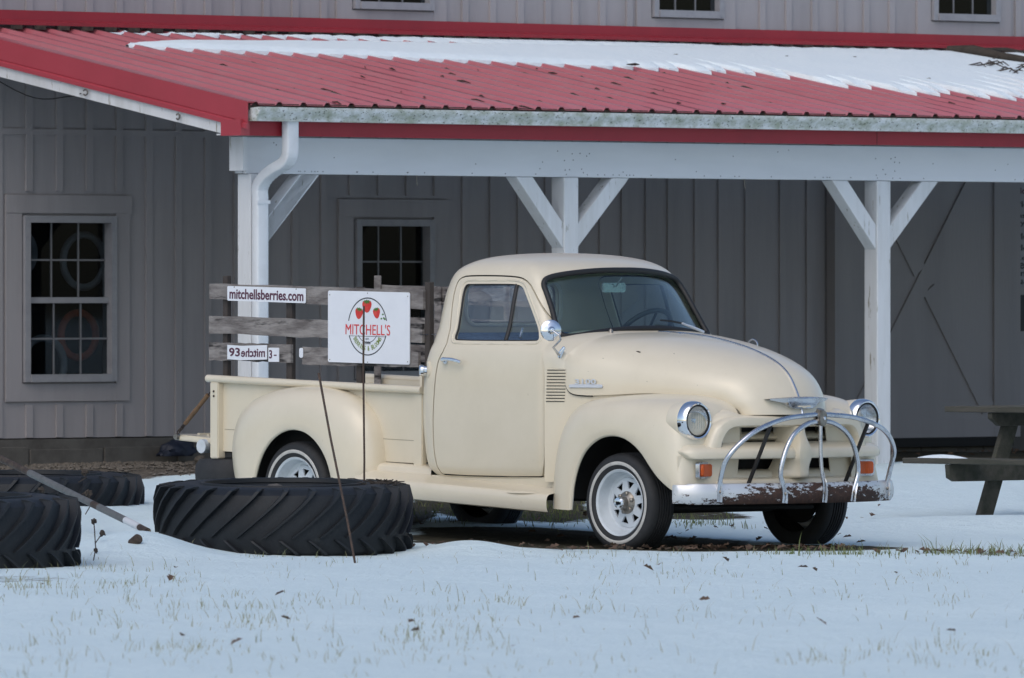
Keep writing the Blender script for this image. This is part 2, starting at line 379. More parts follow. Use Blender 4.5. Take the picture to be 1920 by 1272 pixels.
gx = np.concatenate([-np.geomspace(400, 5.3, 26), np.arange(-5, 7.001, .035), np.geomspace(7.3, 400, 26)])
gy = np.concatenate([-np.geomspace(300, 4, 14), np.linspace(0, 33, 14), np.arange(34, 80.001, .085), np.geomspace(81, 900, 26)])
GX, GY = np.meshgrid(gx, gy); GZ = ground_h(GX, GY)
nx, ny = len(gx), len(gy)
gm = bpy.data.meshes.new('snowy_ground')
idx = np.arange(nx*ny).reshape(ny, nx); quads = np.stack([idx[:-1,:-1], idx[:-1,1:], idx[1:,1:], idx[1:,:-1]], -1).reshape(-1, 4)
gm.vertices.add(nx*ny); gm.vertices.foreach_set('co', np.stack([GX, GY, GZ], -1).ravel())
gm.loops.add(quads.size); gm.loops.foreach_set('vertex_index', quads.ravel().astype(np.int32))
gm.polygons.add(len(quads)); gm.polygons.foreach_set('loop_start', np.arange(0, quads.size, 4, dtype=np.int32))
gm.update(calc_edges=True); gm.validate(); gm.polygons.foreach_set('use_smooth', [True]*len(quads))
for nm, arr in (('bare', bare_shade_mask(GX, GY)), ('kindmix', (lambda u, v: sstep(3.2, 2.0, u+.5*vnoise(GX, GY, .8, 9))*sstep(-.6, .4, v))(*local(GX, GY, B_O, bu, bv)))):
    at = gm.attributes.new(nm, 'FLOAT', 'POINT'); at.data.foreach_set('value', arr.ravel().astype(np.float32))
gm.materials.append(M['ground'])
tag(link('snowy_ground', gm), 'snow covered ground with bare soil and gravel by the barn', None, kind='structure')
gh = lambda x, y: float(ground_h(x, y))

# ---------------------------------------------------------------- the barn
barn = thing('barn', 'grey board and batten barn wall behind the red roofed porch', 'barn', B_O, B_A)
WV = 3.2; BX0, BX1 = -6.0, 14.5
lowwin = [(.469, 1.358, .89, 2.138), (3.76, 4.563, .895, 2.128)]
upwin = [(3.74, 4.56, 3.755, 4.75), (6.895, 7.66, 3.755, 4.75), (10.02, 10.79, 3.79, 4.79)]
def wall_sheet():
    xs = sorted({BX0, BX1} | {a for q in lowwin+upwin for a in q[:2]}); zs = sorted({.47, 7.2} | {a for q in lowwin+upwin for a in q[2:]})
    mb = MB()
    for i in range(len(xs)-1):
        for j in range(len(zs)-1):
            cx, cz = (xs[i]+xs[i+1])/2, (zs[j]+zs[j+1])/2
            if any(a < cx < b and c < cz < d for a, b, c, d in lowwin+upwin): continue
            mb.add([(xs[i], WV, zs[j]), (xs[i+1], WV, zs[j]), (xs[i+1], WV, zs[j+1]), (xs[i], WV, zs[j+1])], [(0, 1, 2, 3)])
    return mb
wo = wall_sheet().obj('wall', 'siding', barn, fix=False)
# back volume of the barn, so that it has depth and its rooms are dark
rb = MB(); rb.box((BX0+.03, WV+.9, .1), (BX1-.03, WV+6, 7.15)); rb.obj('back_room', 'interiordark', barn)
eb = MB()
for x in (BX0, BX1): eb.add([(x, WV, .1), (x, WV+6.3, .1), (x, WV+6.3, 7.2), (x, WV, 7.2)], [(0, 1, 2, 3)])
eb.add([(BX0, WV, 7.2), (BX1, WV, 7.2), (BX1, WV+6.3, 7.2), (BX0, WV+6.3, 7.2)], [(0, 1, 2, 3)])
eb.obj('end_wall', 'siding', barn)
def batten(x, z0, z1, wd=.062, d=.02, name='batten'):
    mb = MB(); mb.box((x-wd/2, WV-d, z0), (x+wd/2, WV-.0015, z1)); return mb.obj(name, 'siding', barn)
def clip_batten(x, z0, z1):
    cuts = []
    for a, b, c, d in lowwin+upwin:
        if a-.185 < x < b+.185: cuts.append((c-.17, d+.185))
    z = z0
    for c, d in sorted(cuts):
        if c > z and c < z1: batten(x, z, c)
        if d > z: z = max(z, d)
    if z < z1-.03: batten(x, z, z1)
grid = [1.70+.2915*k for k in range(-25, 44)]
for x in grid:
    if BX0 < x < BX1: clip_batten(x, 3.66, 7.2)
low = [x for x in grid if x < 6.5] + [6.60, 6.86, 7.10, 7.393, 7.656, 7.951, 8.336, 8.635] + [x for x in grid if x > 11.6]
for x in low:
    if not BX0 < x < BX1: continue
    if x < 2.45: clip_batten(x, .475, 2.745); batten(x, 2.79, 3.62)
    else: clip_batten(x, .475, 3.62)
mb = MB(); mb.box((BX0, WV-.018, 2.745), (2.45, WV-.0015, 2.79)); mb.obj('trim_board', 'siding', barn)
def trim(a, b, c, d, sill=True):
    for lo, hi in (((a-.165, WV-.028, d+.02), (b+.165, WV-.002, d+.155)), ((a-.165, WV-.024, c-.145), (a-.012, WV-.002, d+.018)), ((b+.012, WV-.024, c-.145), (b+.145, WV-.002, d+.018)),
                   ((a-.012, WV-.022, c-.145), (b+.012, WV-.002, c-.012))):
        mb = MB(); mb.box(lo, hi); mb.obj('trim_board', 'siding', barn)
def window(a, b, c, d, cols=3, rows=4, name='window'):
    """double hung window: frame part with panes as sub-parts"""
    mb = MB(); y0, y1 = WV-.05, WV+.06; t = .052
    mb.box((a, y0, c), (a+t, y1, d)); mb.box((b-t, y0, c), (b, y1, d)); mb.box((a+t, y0, d-t), (b-t, y1, d)); mb.box((a+t, y0-.012, c), (b-t, y1, c+t*1.1))
    zm = (c+d)/2 - .01; mb.box((a+t, WV-.015, zm-.022), (b-t, WV+.05, zm+.022))
    x0, x1 = a+t, b-t; pw = (x1-x0)/cols
    mun = MB(); halves = [(c+t*1.1, zm-.022, WV+.0), (zm+.022, d-t, WV+.028)]; r2 = rows//2
    for z0, z1, yy in halves:
        for k in range(1, cols): mun.box((x0+pw*k-.0065, yy, z0), (x0+pw*k+.0065, yy+.016, z1))
        for k in range(1, r2):
            z = z0+(z1-z0)*k/r2
            for q in range(cols): mun.box((x0+pw*q+.0071*(q > 0), yy+.001, z-.007), (x0+pw*(q+1)-.0071*(q < cols-1), yy+.015, z+.007))
    w = mb.obj(name, 'trimwhite', barn); mun.obj('muntin_grid', 'shaded_muntin', w)
    for z0, z1, yy in halves:
        for r in range(r2):
            for q in range(cols):
                p = MB(); za, zb = z0+(z1-z0)*r/r2, z0+(z1-z0)*(r+1)/r2
                p.box((x0+pw*q+.004, yy+.006, za+.004), (x0+pw*(q+1)-.004, yy+.010, zb-.004)); p.obj('pane', 'winglass', w)
    return w
for q in lowwin: trim(*q); window(*q)
for q in upwin: trim(*q); window(*q)
# foundation
mb = MB(); mb.box((BX0, WV-.02, -.2), (BX1, WV+.3, .462)); fo = mb.obj('foundation', 'concrete', barn)
for k in range(28):
    x = BX0+.05+k*.72
    mb = MB(); mb.box((x, WV-.034, .05+.012*(k % 2)), (x+.70, WV-.021, .385+.02*((k*7) % 3)/2)); bevel(mb.obj('foundation_block', 'concrete', barn), .004, 1)
# sliding door, proud of the wall
DX0, DX1, DZ0, DZ1 = 8.868, 10.85, .375, 2.95
door = MB().box((DX0, WV-.085, DZ0), (DX1, WV-.05, DZ1)).obj('sliding_door', 'doorpaint', barn)
def dboard(pts, yy):
    o = MB().prism(pts, yy, WV-.0855).obj('door_board', 'doorpaint', door); return o
yb = WV-.107
dboard([(DX0, DZ0), (DX0+.19, DZ0), (DX0+.19, DZ1), (DX0, DZ1)], yb)
dboard([(DX1-.19, DZ0), (DX1, DZ0), (DX1, DZ1), (DX1-.19, DZ1)], yb)
dboard([(DX0+.192, DZ0), (DX1-.192, DZ0), (DX1-.192, DZ0+.155), (DX0+.192, DZ0+.155)], yb)
dboard([(DX0+.192, DZ1-.16), (DX1-.192, DZ1-.16), (DX1-.192, DZ1), (DX0+.192, DZ1)], yb)
xa, xb, za, zb = DX0+.194, DX1-.194, DZ0+.158, DZ1-.163
def diag(p, q, wd, name='door_brace', yy=yb+.004):
    d = Vector((q[0]-p[0], q[1]-p[1])).normalized(); nrm = Vector((-d.y, d.x))*wd/2
    MB().prism([(p[0]+nrm.x, p[1]+nrm.y), (q[0]+nrm.x, q[1]+nrm.y), (q[0]-nrm.x, q[1]-nrm.y), (p[0]-nrm.x, p[1]-nrm.y)], yy, WV-.0856).obj(name, 'doorpaint', door)
diag((xa+.06, za+.07), (xb-.06, zb-.07), .15)
cx, cz = (xa+xb)/2, (za+zb)/2; dd = Vector((xb-xa, za-zb)).normalized()*.09
diag((xa+.06, zb-.07), (cx-dd.x, cz-dd.y), .15, yy=yb+.005); diag((cx+dd.x, cz+dd.y), (xb-.06, za+.07), .15, yy=yb+.005)
MB().box((DX0-.045, WV-.12, .30), (DX0-.004, WV-.02, 2.95)).obj('door_jamb', 'doorpaint', barn)
MB().box((DX0-.02, WV-.12, .30), (DX1+.02, WV-.03, .372)).obj('door_gap_strip', 'dark', barn)  # dark strip filling the gap below the door
MB().box((DX1+.012, WV-.07, .37), (DX1+.15, WV-.0015, 2.95)).obj('trim_board', 'doorpaint', barn)
# things seen dimly inside the left window
for i, (x, z, r, m) in enumerate(((.60, 1.86, .17, 'coilgrey'), (1.25, 1.80, .2, 'coilgrey'), (1.20, 1.24, .17, 'coilred'), (.86, 1.02, .2, 'coilgrey'), (.50, 1.28, .2, 'coilred'))):
    t = MB(); t.tube([(r*math.cos(a), 0, r*math.sin(a)) for a in np.linspace(0, 2*math.pi, 28, endpoint=False)], .028, 8, closed=True)
    o = t.obj('hose_coil', m, None, 60); o.location = B_O + bu*x + bv*(WV+.22) + Vector((0, 0, z)); o.rotation_euler = (0, 0, B_A)
    tag(o, ['grey hose coil behind upper left panes of the left barn window', 'grey hose coil behind upper right panes of the left barn window', 'red hose coil behind lower right panes of the left barn window',
            'grey hose coil at the bottom centre of the left barn window', 'red hose coil behind lower left panes of the left barn window'][i], 'hose coil', 'hose coils inside the barn window')

# ---------------------------------------------------------------- the porch
porch = thing('porch', 'white timber porch with red metal roof along the barn wall', 'porch', B_O, B_A)
PW = .145; BZ0, BZ1 = 2.418, 2.682
def stand(x, name='post'):
    z0 = gh(*(B_O + bu*x + bv*.07).xy)-.06
    o = MB().box((x, 0, z0), (x+PW, PW, BZ0-.002)).obj(name, 'white', porch); bevel(o, .006, 1); return o
for x in (0, 3.053, 6.294, 9.4, 12.5): stand(x)
# beam, of two faces
bevel(MB().box((-.03, .012, BZ0), (14, .05, BZ1)).obj('beam', 'beamwhite', porch), .004, 1)
MB().box((-.03, .055, BZ0+.003), (14, .135, BZ1)).obj('beam', 'beamwhite', porch)
MB().box((-.072, -.004, BZ0+.02), (-.032, PW+.004, BZ1)).obj('beam_end', 'white', porch)
nl_ = MB()
for _ in range(70):
    x = random.uniform(0, 10); z = random.choice((BZ0+.02, BZ0+.02, random.uniform(BZ0+.03, BZ1-.03))); nl_.lathe([(.0045, 0), (.004, -.0015), (0, -.002)], 'y', 6, (x, .012, z))
for x in (3.12, 6.36):
    for _ in range(9): nl_.lathe([(.005, 0), (.004, -.0015), (0, -.002)], 'y', 6, (x+random.uniform(-.12, .2), .012, random.uniform(BZ0+.02, BZ1-.08)))
stuff(nl_.obj('nail', 'dark', porch))
def brace(x0, z0, x1, z1, wd=.125):
    """x0,z0 at the beam, x1,z1 at the post"""
    d = Vector((x1-x0, z1-z0)).normalized(); n2 = Vector((-d.y, d.x))*wd/2
    # trim the ends flush with the beam (horizontal) and the post (vertical)
    tb = wd/2/abs(d.y); tp = wd/2/abs(d.x); sx = 1 if x1 > x0 else -1
    poly = [(x0-tb, z0), (x0+tb, z0), (x1, z1+tp), (x1, z1-tp)] if sx > 0 else [(x0+tb, z0), (x0-tb, z0), (x1, z1+tp), (x1, z1-tp)]
    bevel(MB().prism(poly, .012, .012+.12).obj('brace', 'white', porch), .004, 1)
for x in (3.053, 6.294, 9.4):
    brace(x-.385, BZ0-.003, x-.002, 1.985); brace(x+PW+.435, BZ0-.003, x+PW+.002, 1.985)
brace(PW+.42, BZ0-.003, PW+.002, 1.985)
brace(PW+.435, BZ0-.003, PW+.002, 1.985)
# roof geometry
EV, EZ, SL = -.35, 2.905, .1775
RX0, RX1 = -.30, 14.0
rz = lambda v: EZ + (v-EV)*SL
# red fascia under the gutter, rake trim
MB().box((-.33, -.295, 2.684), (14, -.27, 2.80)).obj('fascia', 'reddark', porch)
MB().box((6.00, -.2965, 2.684), (6.004, -.2951, 2.80)).obj('fascia_joint', 'dark', porch)
MB().box((-.31, -.268, 2.690), (14, .01, 2.70)).obj('soffit', 'white', porch)
# roof panels: every sheet covers .91 m with ribs each .228 m
def rib_section(x0, x1):
    pts = []; x = x0
    k0 = int(math.floor((x0-RX0)/.2275))
    for k in range(k0, k0+8):
        c = RX0+.05+k*.2275
        for dx, dz in ((-.036, 0), (-.016, .023), (.016, .023), (.036, 0)): pts.append((c+dx, dz))
    pts = [p for p in pts if x0 <= p[0] <= x1]
    return [(x0, 0)] + pts + [(x1, 0)]
PWD = .91; npan = int((RX1-RX0)/PWD)
sec = [(x-(RX0+.0), z) for x, z in rib_section(RX0, RX0+PWD)]
rp = MB(); rows = []
for v in (EV, 0.5, 1.6, 2.6, WV-.002): rows.append([(x, v, rz(v)+z) for x, z in sec])
rp.grid(rows); rows2 = [[(x, v, rz(v)+z-.004) for x, z in sec] for v in (EV, WV-.002)]; rp.grid(rows2, flip=True)
rp.grid([rows[0], rows2[0]])
rme = rp.mesh('roof_panel', 'red', None, fix=False); shade(rme, 20)
for k in range(npan):
    o = link('roof_panel', rme, porch); o.location = (RX0+PWD*k, 0, .0012*(k % 2))
# deck below the sheets
dk = MB(); dk.add([(RX0+.03, EV+.06, rz(EV+.06)-.04), (RX1, EV+.06, rz(EV+.06)-.04), (RX1, WV-.01, rz(WV)-.04), (RX0+.03, WV-.01, rz(WV)-.04),
                   (RX0+.03, EV+.06, rz(EV+.06)-.012), (RX1, EV+.06, rz(EV+.06)-.012), (RX1, WV-.01, rz(WV)-.012), (RX0+.03, WV-.01, rz(WV)-.012)],
                  [(0, 3, 2, 1), (4, 5, 6, 7), (0, 1, 5, 4), (1, 2, 6, 5), (2, 3, 7, 6), (3, 0, 4, 7)]); dk.obj('roof_deck', 'darkwood', porch)
# dark closure under the ribs at the eave
MB().box((RX0, EV+.012, EZ-.035), (14, EV+.05, EZ+.008)).obj('closure_strip', 'bracket', porch)
# rake: folded red trim over the sheet edge, a white board beneath
def along_rake(poly, name, mat, v0=EV-.005, v1=WV-.005):
    """poly: (x, dz) section carried up the slope"""
    mb = MB(); mb.grid([[(x, v, rz(v)+dz) for x, dz in poly] for v in (v0, v1)], closed_v=True); n = len(poly)
    mb.f += [tuple(range(n)), tuple(range(2*n-1, n-1, -1))]; mb.mi += [0, 0]; return mb.obj(name, mat, porch)
along_rake([(RX0+.035, .022), (RX0-.03, .022), (RX0-.03, -.125), (RX0-.022, -.125), (RX0-.022, .012), (RX0+.035, .012)], 'rake_trim', 'redtrim')
along_rake([(RX0-.022, -.126), (RX0-.042, -.140), (RX0-.042, -.172), (RX0-.02, -.172), (RX0-.02, -.14)], 'rake_lip', 'redtrim')
along_rake([(RX0-.018, -.15), (RX0+.02, -.15), (RX0+.02, -.255), (RX0-.018, -.255)], 'rake_board', 'white', EV+.22)
MB().box((RX0-.055, EV+.04, 2.684), (RX0+.03, EV+.26, 2.80)).obj('fascia_return', 'redtrim', porch)
# gutter: K-profile with ends
gp = [(EV+.02, 2.885), (EV-.02, 2.885), (EV-.082, 2.885), (EV-.092, 2.875), (EV-.088, 2.855), (EV-.07, 2.83), (EV-.055, 2.80), (EV-.055, 2.79), (EV+.045, 2.79), (EV+.045, 2.885)]
gu = MB()
gout = [(EV-.083, 2.888), (EV-.094, 2.886), (EV-.095, 2.868), (EV-.085, 2.846), (EV-.066, 2.823), (EV-.058, 2.803), (EV-.058, 2.788), (EV+.048, 2.788), (EV+.048, 2.880)]
gin = [(y+(.004 if i < 7 else -.004), max(z, 2.792)) for i, (y, z) in enumerate(gout)]
loop = gout + gin[::-1]
gu.grid([[(x, y, z) for y, z in loop] for x in (-.285, 14)], closed_v=True)
gu.prism(gout, -.288, -.2851, 'yz'); gob = gu.obj('gutter', 'gutter', porch, 30)
# downspout: drop, elbow back to the corner post, drop along the post
def rect_sweep(path, wx, wy):
    mb = MB(); rows = []
    for i, p in enumerate(path):
        a = Vector(path[max(i-1, 0)]); b = Vector(path[min(i+1, len(path)-1)]); d = (b-a).normalized(); sx = Vector((1, 0, 0)); sx = (sx-d*sx.dot(d)).normalized(); sy = d.cross(sx); rows.append([Vector(p)+sx*u*wx/2+sy*v*wy/2 for u, v in rrect(-1, 1, -1, 1, .25, 2)])
    mb.grid(rows, closed_v=True); return mb
top = [(.078, EV+.0, 2.789), (.078, EV+.0, 2.60)]
cur = catmull([(.078, EV, 2.60), (.077, EV+.008, 2.54), (.073, EV+.05, 2.49), (.060, EV+.15, 2.445), (.050, EV+.24, 2.39), (.045, -.055, 2.32), (.045, -.055, 2.24)], 5)
path = top[:1] + [tuple(p) for p in cur] + [(.045, -.055, 1.2), (.045, -.055, gh(*(B_O+bu*.1).xy)+.02)]
ds = rect_sweep(path, .105, .075).obj('downspout', 'downspout', porch, 50)
for i in range(3, len(cur)-4, 2):
    a = Vector(cur[i]); b = Vector(cur[i+1]); rect_sweep([tuple(a), tuple(a.lerp(b, .35))], .111, .081).obj('elbow_rib', 'downspout', ds)
MB().box((-.015, -.10, 2.20), (.105, -.0925, 2.225)).obj('strap', 'downspout', ds)
# flashing at the wall with the dark rib gaps beneath
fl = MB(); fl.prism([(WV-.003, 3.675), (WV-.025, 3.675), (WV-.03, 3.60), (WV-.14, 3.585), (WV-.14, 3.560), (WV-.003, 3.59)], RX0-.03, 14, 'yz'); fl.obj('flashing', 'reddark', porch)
gap = MB()
for k in range(60):
    x = RX0+.10+k*.2275; gap.box((x, WV-.144, rz(WV-.14)+.018), (x+.11, WV-.1405, 3.560))
stuff(gap.obj('flashing_gap', 'bracket', porch))
# hooks and nails
for x, z in ((-1.0, 0),):
    pass
def hook(loc, name, label, pts, r=.006, mat='steel'):
    o = MB().tube(pts, r, 6).obj(name, mat, None, 60); o.location = B_O + bu*loc[0] + bv*loc[1] + Vector((0, 0, loc[2])); o.rotation_euler = (0, 0, B_A); tag(o, label, 'hook'); return o
ring = [(.0, .02*math.cos(a), .02*math.sin(a)) for a in np.linspace(.6, 5.6, 12)]
hook((RX0-.045, 1.45, rz(1.45)-.205), 'wall_hook', 'twisted wire hook on the white rake board, upper one', [(0, y*1.3, z) for _, y, z in ring])
hook((RX0-.045, .40, rz(.40)-.21), 'wall_hook', 'small wire hook on the white rake board, lower one', ring)
for x, lb in ((1.62, 'hook under the beam left of the middle post'), (4.92, 'hook under the beam between the middle and right posts')):
    hook((x, .03, BZ0-.012), 'beam_hook', 'small metal ' + lb, [(0, 0, .012), (0, 0, -.04), (.012, 0, -.058), (.0, 0, -.07), (-.012, 0, -.058)], .004)
wr = MB(); wr.tube([(p[0], p[1], p[2]) for p in catmull([(RX0-.045, 1.5, rz(1.5)-.22), (RX0+.2, 1.95, 3.0), (RX0+.25, 2.5, 3.02), (RX0, 3.1, 3.36)], 6)], .004, 5)
o = wr.obj('cable', 'dark', None, 60); o.location = B_O; o.rotation_euler = (0, 0, B_A); tag(o, 'thin dark cable drooping from the rake board hook to the wall', 'cable')

# snow lying on the porch roof
def roof_snow(name, label, x0, x1, lower, upper, thick, step=.0325):
    xs = np.arange(x0, x1, step); rows = []; K = 16
    for x in xs:
        a, b = lower(x), upper(x)
        if b-a < .02: a = b-.02
        ph = ((x-RX0-.05)/.2275) % 1; rib = .023*min(1, max(0, (.042-min(ph, 1-ph)*.2275)/.022))
        row = []
        for j in range(K+1):
            t = j/K; v = a+(b-a)*t; th = thick(x)*min(1, (t*(b-a)/.12+.25))**.6*min(1, ((1-t)*(b-a)/.03+.0))**.5
            row.append((x, v, rz(v)+.004+max(th, rib+.003) + .004*float(vnoise(np.array(x*3), np.array(v*3), 1, 4))*min(1, th/.01)))
        row = [(x, a-.004, rz(a)+rib-.004)] + row + [(x, b, rz(b)+.0)]
        rows.append(row)
    o = MB().grid(rows).obj(name, 'snow', None, 40, fix=False); o.location = B_O; o.rotation_euler = (0, 0, B_A)
    tag(o, label, 'snow', 'snow on the porch roof'); return o
def jag(x, s, dep):
    """finger of each pan between two ribs"""
    k = math.floor((x-RX0-.05)/.2275); ph = ((x-RX0-.05)/.2275) % 1
    rnd = math.sin(k*12.9898+s)*43758.5453; rnd -= math.floor(rnd)
    edge = min(ph, 1-ph)*.2275
    return dep*rnd*(.6+.4*math.sin(ph*math.pi)) + (.10+.75*dep)*min(1, dep/.12)*max(0, 1-edge/.046)**.7*(.5+rnd)
low1 = lambda x: float(np.interp(x, [.8, 1.1, 1.5, 2.7, 3.4, 4.4, 5.85, 6.5, 7.0, 7.5, 8.1, 11, 14], [2.37, 2.25, 2.17, 2.07, 1.97, 1.86, 1.66, 1.36, .95, .58, .28, .1, .05])) + jag(x, 1.3, float(np.interp(x, [1, 5, 6, 7, 9, 11], [.012, .02, .12, .60, .95, .9])))
up1 = lambda x: float(np.interp(x, [.8, 1.0, 1.9, 3.3, 5.35, 6.6, 7.2, 14], [2.40, 2.45, 2.53, 2.65, 2.73, 2.80, 3.00, 3.04]))
roof_snow('roof_snow', 'broad band of snow across the middle of the red porch roof', .82, 13.9, low1, up1, lambda x: .052*min(1, .45+(x-.75)/1.2))
low2 = lambda x: float(np.interp(x, [1.2, 2.3, 3.5, 4.4, 5.4, 6.9, 7.4], [3.00, 2.96, 2.90, 2.86, 2.80, 2.76, 2.74])) + jag(x, 5.1, .05)
roof_snow('roof_snow', 'thin strip of snow below the flashing at the top of the porch roof', 1.15, 7.4, low2, lambda x: 3.045, lambda x: .036)
# a fallen branch and litter on that snow
br = MB()
def rp_(x, v, dz=.05): return (x, v, rz(v)+dz)
br.tube([rp_(9.95, 2.92, .06), rp_(10.02, 2.7, .09), rp_(10.1, 2.45, .08), rp_(10.25, 2.25, .08), rp_(10.6, 2.0, .07)], [.030, .042, .034, .024, .010], 7)
br.tube([rp_(10.02, 2.7, .09), rp_(10.3, 2.6, .12), rp_(10.7, 2.45, .08)], [.018, .012, .006], 6)
for i in range(44):
    x = random.uniform(9.3, 10.7); v = random.gauss(1.95, .28) if i > 6 else random.uniform(1.2, 1.6); L = random.uniform(.12, .4)
    q = [rp_(x, v, .035), rp_(x+L*.5, v-random.uniform(-.05, .15), .06+random.uniform(0, .05)), rp_(x+L, v-random.uniform(-.05, .25), .035)]; br.tube(q, [.008, .006, .003], 5)
o = br.obj('fallen_branch', 'twig', None, 60); o.location = B_O; o.rotation_euler = (0, 0, B_A); tag(o, 'broken dark branch lying on the snow at the right of the roof', 'branch')
lt = MB()
for i in range(120):
    x = random.uniform(.4, 10.2); v = random.uniform(-.25, 1.7); L = random.uniform(.04, .13)
    lt.tube([rp_(x, v, .006), rp_(x+random.uniform(-.02, .02), v-L*.4, .012), rp_(x+random.uniform(-.03, .03), v-L, .006)], [.003, .006, .002], 4)
for x, v in ((6.25, 2.3), (7.5, 2.35), (8.3, 2.4), (5.3, 1.75), (8.05, 1.3), (9.1, 1.0)):
    lt.tube([rp_(x, v, .045), rp_(x+.07, v-.02, .05), rp_(x+.15, v+.02, .045)], [.004, .012, .003], 5)
o = lt.obj('roof_litter', 'twig', None, 60); o.location = B_O; o.rotation_euler = (0, 0, B_A); stuff(o)

# notice at the right edge, on the wall right of the door
nb = thing('notice_board', 'white notice with rows of black rules right of the sliding door', 'notice board', B_O, B_A)
NX = 10.955
MB().box((NX, WV-.045, 1.60), (NX+.62, WV-.03, 2.62)).obj('board', 'trimwhite', nb)
for t, z, m in (('alcohol', 2.375, 'maroon'), ('Pick a', 2.265, 'blackprint'), ('Inspect', 2.165, 'blackprint'), ('by per', 2.105, 'blackprint'), ('Please', 2.00, 'blackprint'), ('Please', 1.905, 'blackprint'),
                ('Keep a', 1.815, 'blackprint'), ('season', 1.755, 'blackprint'), ('and m', 1.695, 'blackprint'), ('No pe', 1.615, 'blackprint')):
    o = link('lettering', fit_text(t, .30, .052, m, bold=.02), nb); o.location = (NX+.015, WV-.0465, z)
pf = thing('framed_panel', 'black framed panel on the wall below the notice', 'panel', B_O, B_A)
MB().box((NX+.01, WV-.04, 1.14), (NX+.5, WV-.022, 1.575)).obj('frame', 'doorpaint', pf); MB().box((NX+.05, WV-.05, 1.24), (NX+.46, WV-.041, 1.54)).obj('panel_face', 'black', pf)
# ---------------------------------------------------------------- the pickup truck (x forward, y left, z up; origin under the rear axle)
truck = thing('pickup_truck', 'cream vintage pickup truck parked in the snow in front of the porch', 'truck', T_O, T_A)
TR = truck
# --- cab: horizontal slices (z, rear x, half width, front corner x, front centre x)
keys = [(.42, 1.15, .762, 2.250, 2.262), (.455, 1.115, .786, 2.268, 2.28), (.52, 1.085, .802, 2.272, 2.285), (.75, 1.066, .815, 2.275, 2.29), (1.0, 1.070, .816, 2.278, 2.30), (1.12, 1.085, .809, 2.282, 2.32),
        (1.195, 1.103, .797, 2.284, 2.36), (1.225, 1.108, .785, 2.276, 2.385), (1.25, 1.108, .768, 2.262, 2.40), (1.30, 1.108, .745, 2.225, 2.392), (1.345, 1.108, .722, 2.198, 2.362), (1.45, 1.105, .690, 2.143, 2.295), (1.55, 1.105, .660, 2.088, 2.232),
        (1.61, 1.112, .638, 2.052, 2.190), (1.655, 1.123, .622, 2.025, 2.155), (1.70, 1.145, .596, 1.99, 2.118), (1.738, 1.188, .555, 1.938, 2.06), (1.770, 1.255, .488, 1.865, 1.975), (1.793, 1.345, .385, 1.77, 1.86), (1.807, 1.455, .225, 1.66, 1.72), (1.812, 1.545, .02, 1.58, 1.585)]
slices = catmull(keys, 4)
def outline(s, d=0):
    z, xr, w, xc, xf = s; xr += d; w = max(w-d, .008); xc -= d; xf -= d
    if xc < xr+.03: m_ = (xc+xr)/2; xr, xc = m_-.015, m_+.015
    if xf < xc: xf = xc+.002
    rr = min(.19, w*.35, (xc-xr)*.4); rf = min(.075, w*.22, (xc-xr)*.2); h = []
    for t in np.linspace(0, 1, 9)[:-1]: h.append((xr+.02*(t**2)*0+.0, t*(w-rr)))
    for a in np.linspace(180, 90, 10): h.append((xr+rr+rr*math.cos(R(a)), w-rr+rr*math.sin(R(a))))
    for x in np.linspace(xr+rr, xc-rf, 28)[1:]: h.append((x, w))
    for a in np.linspace(90, 25, 6)[1:]: h.append((xc-rf+rf*math.cos(R(a)), w-rf+rf*math.sin(R(a))))
    ex, ey = h[-1]
    for t in np.linspace(0, 1, 16)[1:]: h.append((ex+(xf-ex)*(1-(1-t)**2.2), ey*(1-t)))
    xm, hw = (xr+xc)/2, max((xc-xr)/2, .05)
    h = [(x, y-min(.014, w*.05)*min(1, abs((x-xm)/hw))**2.5*(y/w)) for x, y in h]
    full = [(x, y) for x, y in h] + [(x, -y) for x, y in h[-2:0:-1]]
    return full, z
def cab_mb(d=0, zshift=None):
    mb = MB(); rows = []
    for s in slices:
        f, z = outline(s, d)
        if zshift: z = zshift(z)
        rows.append([(x, y, z) for x, y in f])
    mb.grid(rows, closed_v=True); n = len(rows[0]); k = len(rows)
    mb.f += [tuple(range(n)), tuple(range((k-1)*n, k*n))]; mb.mi += [0, 0]; return mb
inner_z = lambda d: (lambda z: (z+d*(max(0, .62-z)/.2)*1.0 if z < .62 else z-d*max(0, min(1, (z-1.55)/.25))))
outer = cab_mb(0)
shell = cab_mb(0); me_o = shell.mesh('o', 'paint'); inn = cab_mb(.028, inner_z(.028)); me_i = inn.mesh('i', 'interior')
me_shell = boolean(me_o, me_i, 'DIFFERENCE')
bv_o = BVHTree.FromPolygons([Vector(v) for v in outer.v], outer.f)
def on_side(x, z, out=.0, sg=-1):
    h = bv_o.ray_cast(Vector((x, sg*2, z)), Vector((0, -sg, 0)))
    return h[0] + Vector((0, sg*out, 0)) if h[0] else Vector((x, sg*.8, z))
def on_front(y, z, out=.0):
    h = bv_o.ray_cast(Vector((4, y, z)), Vector((-1, 0, 0))); return h[0] + Vector((out, 0, 0)) if h[0] else Vector((2.2, y, z))
def on_back(y, z, out=0):
    h = bv_o.ray_cast(Vector((-1, y, z)), Vector((1, 0, 0))); return h[0] - Vector((out, 0, 0)) if h[0] else Vector((1.1, y, z))
win_p = chaikin([(1.436, 1.264), (1.402, 1.275), (1.400, 1.33), (1.385, 1.463), (1.372, 1.575), (1.384, 1.617), (1.43, 1.619), (1.70, 1.619), (1.84, 1.618), (1.905, 1.60), (1.945, 1.555), (2.04, 1.443), (2.155, 1.30), (2.162, 1.268), (2.12, 1.264)], 2)
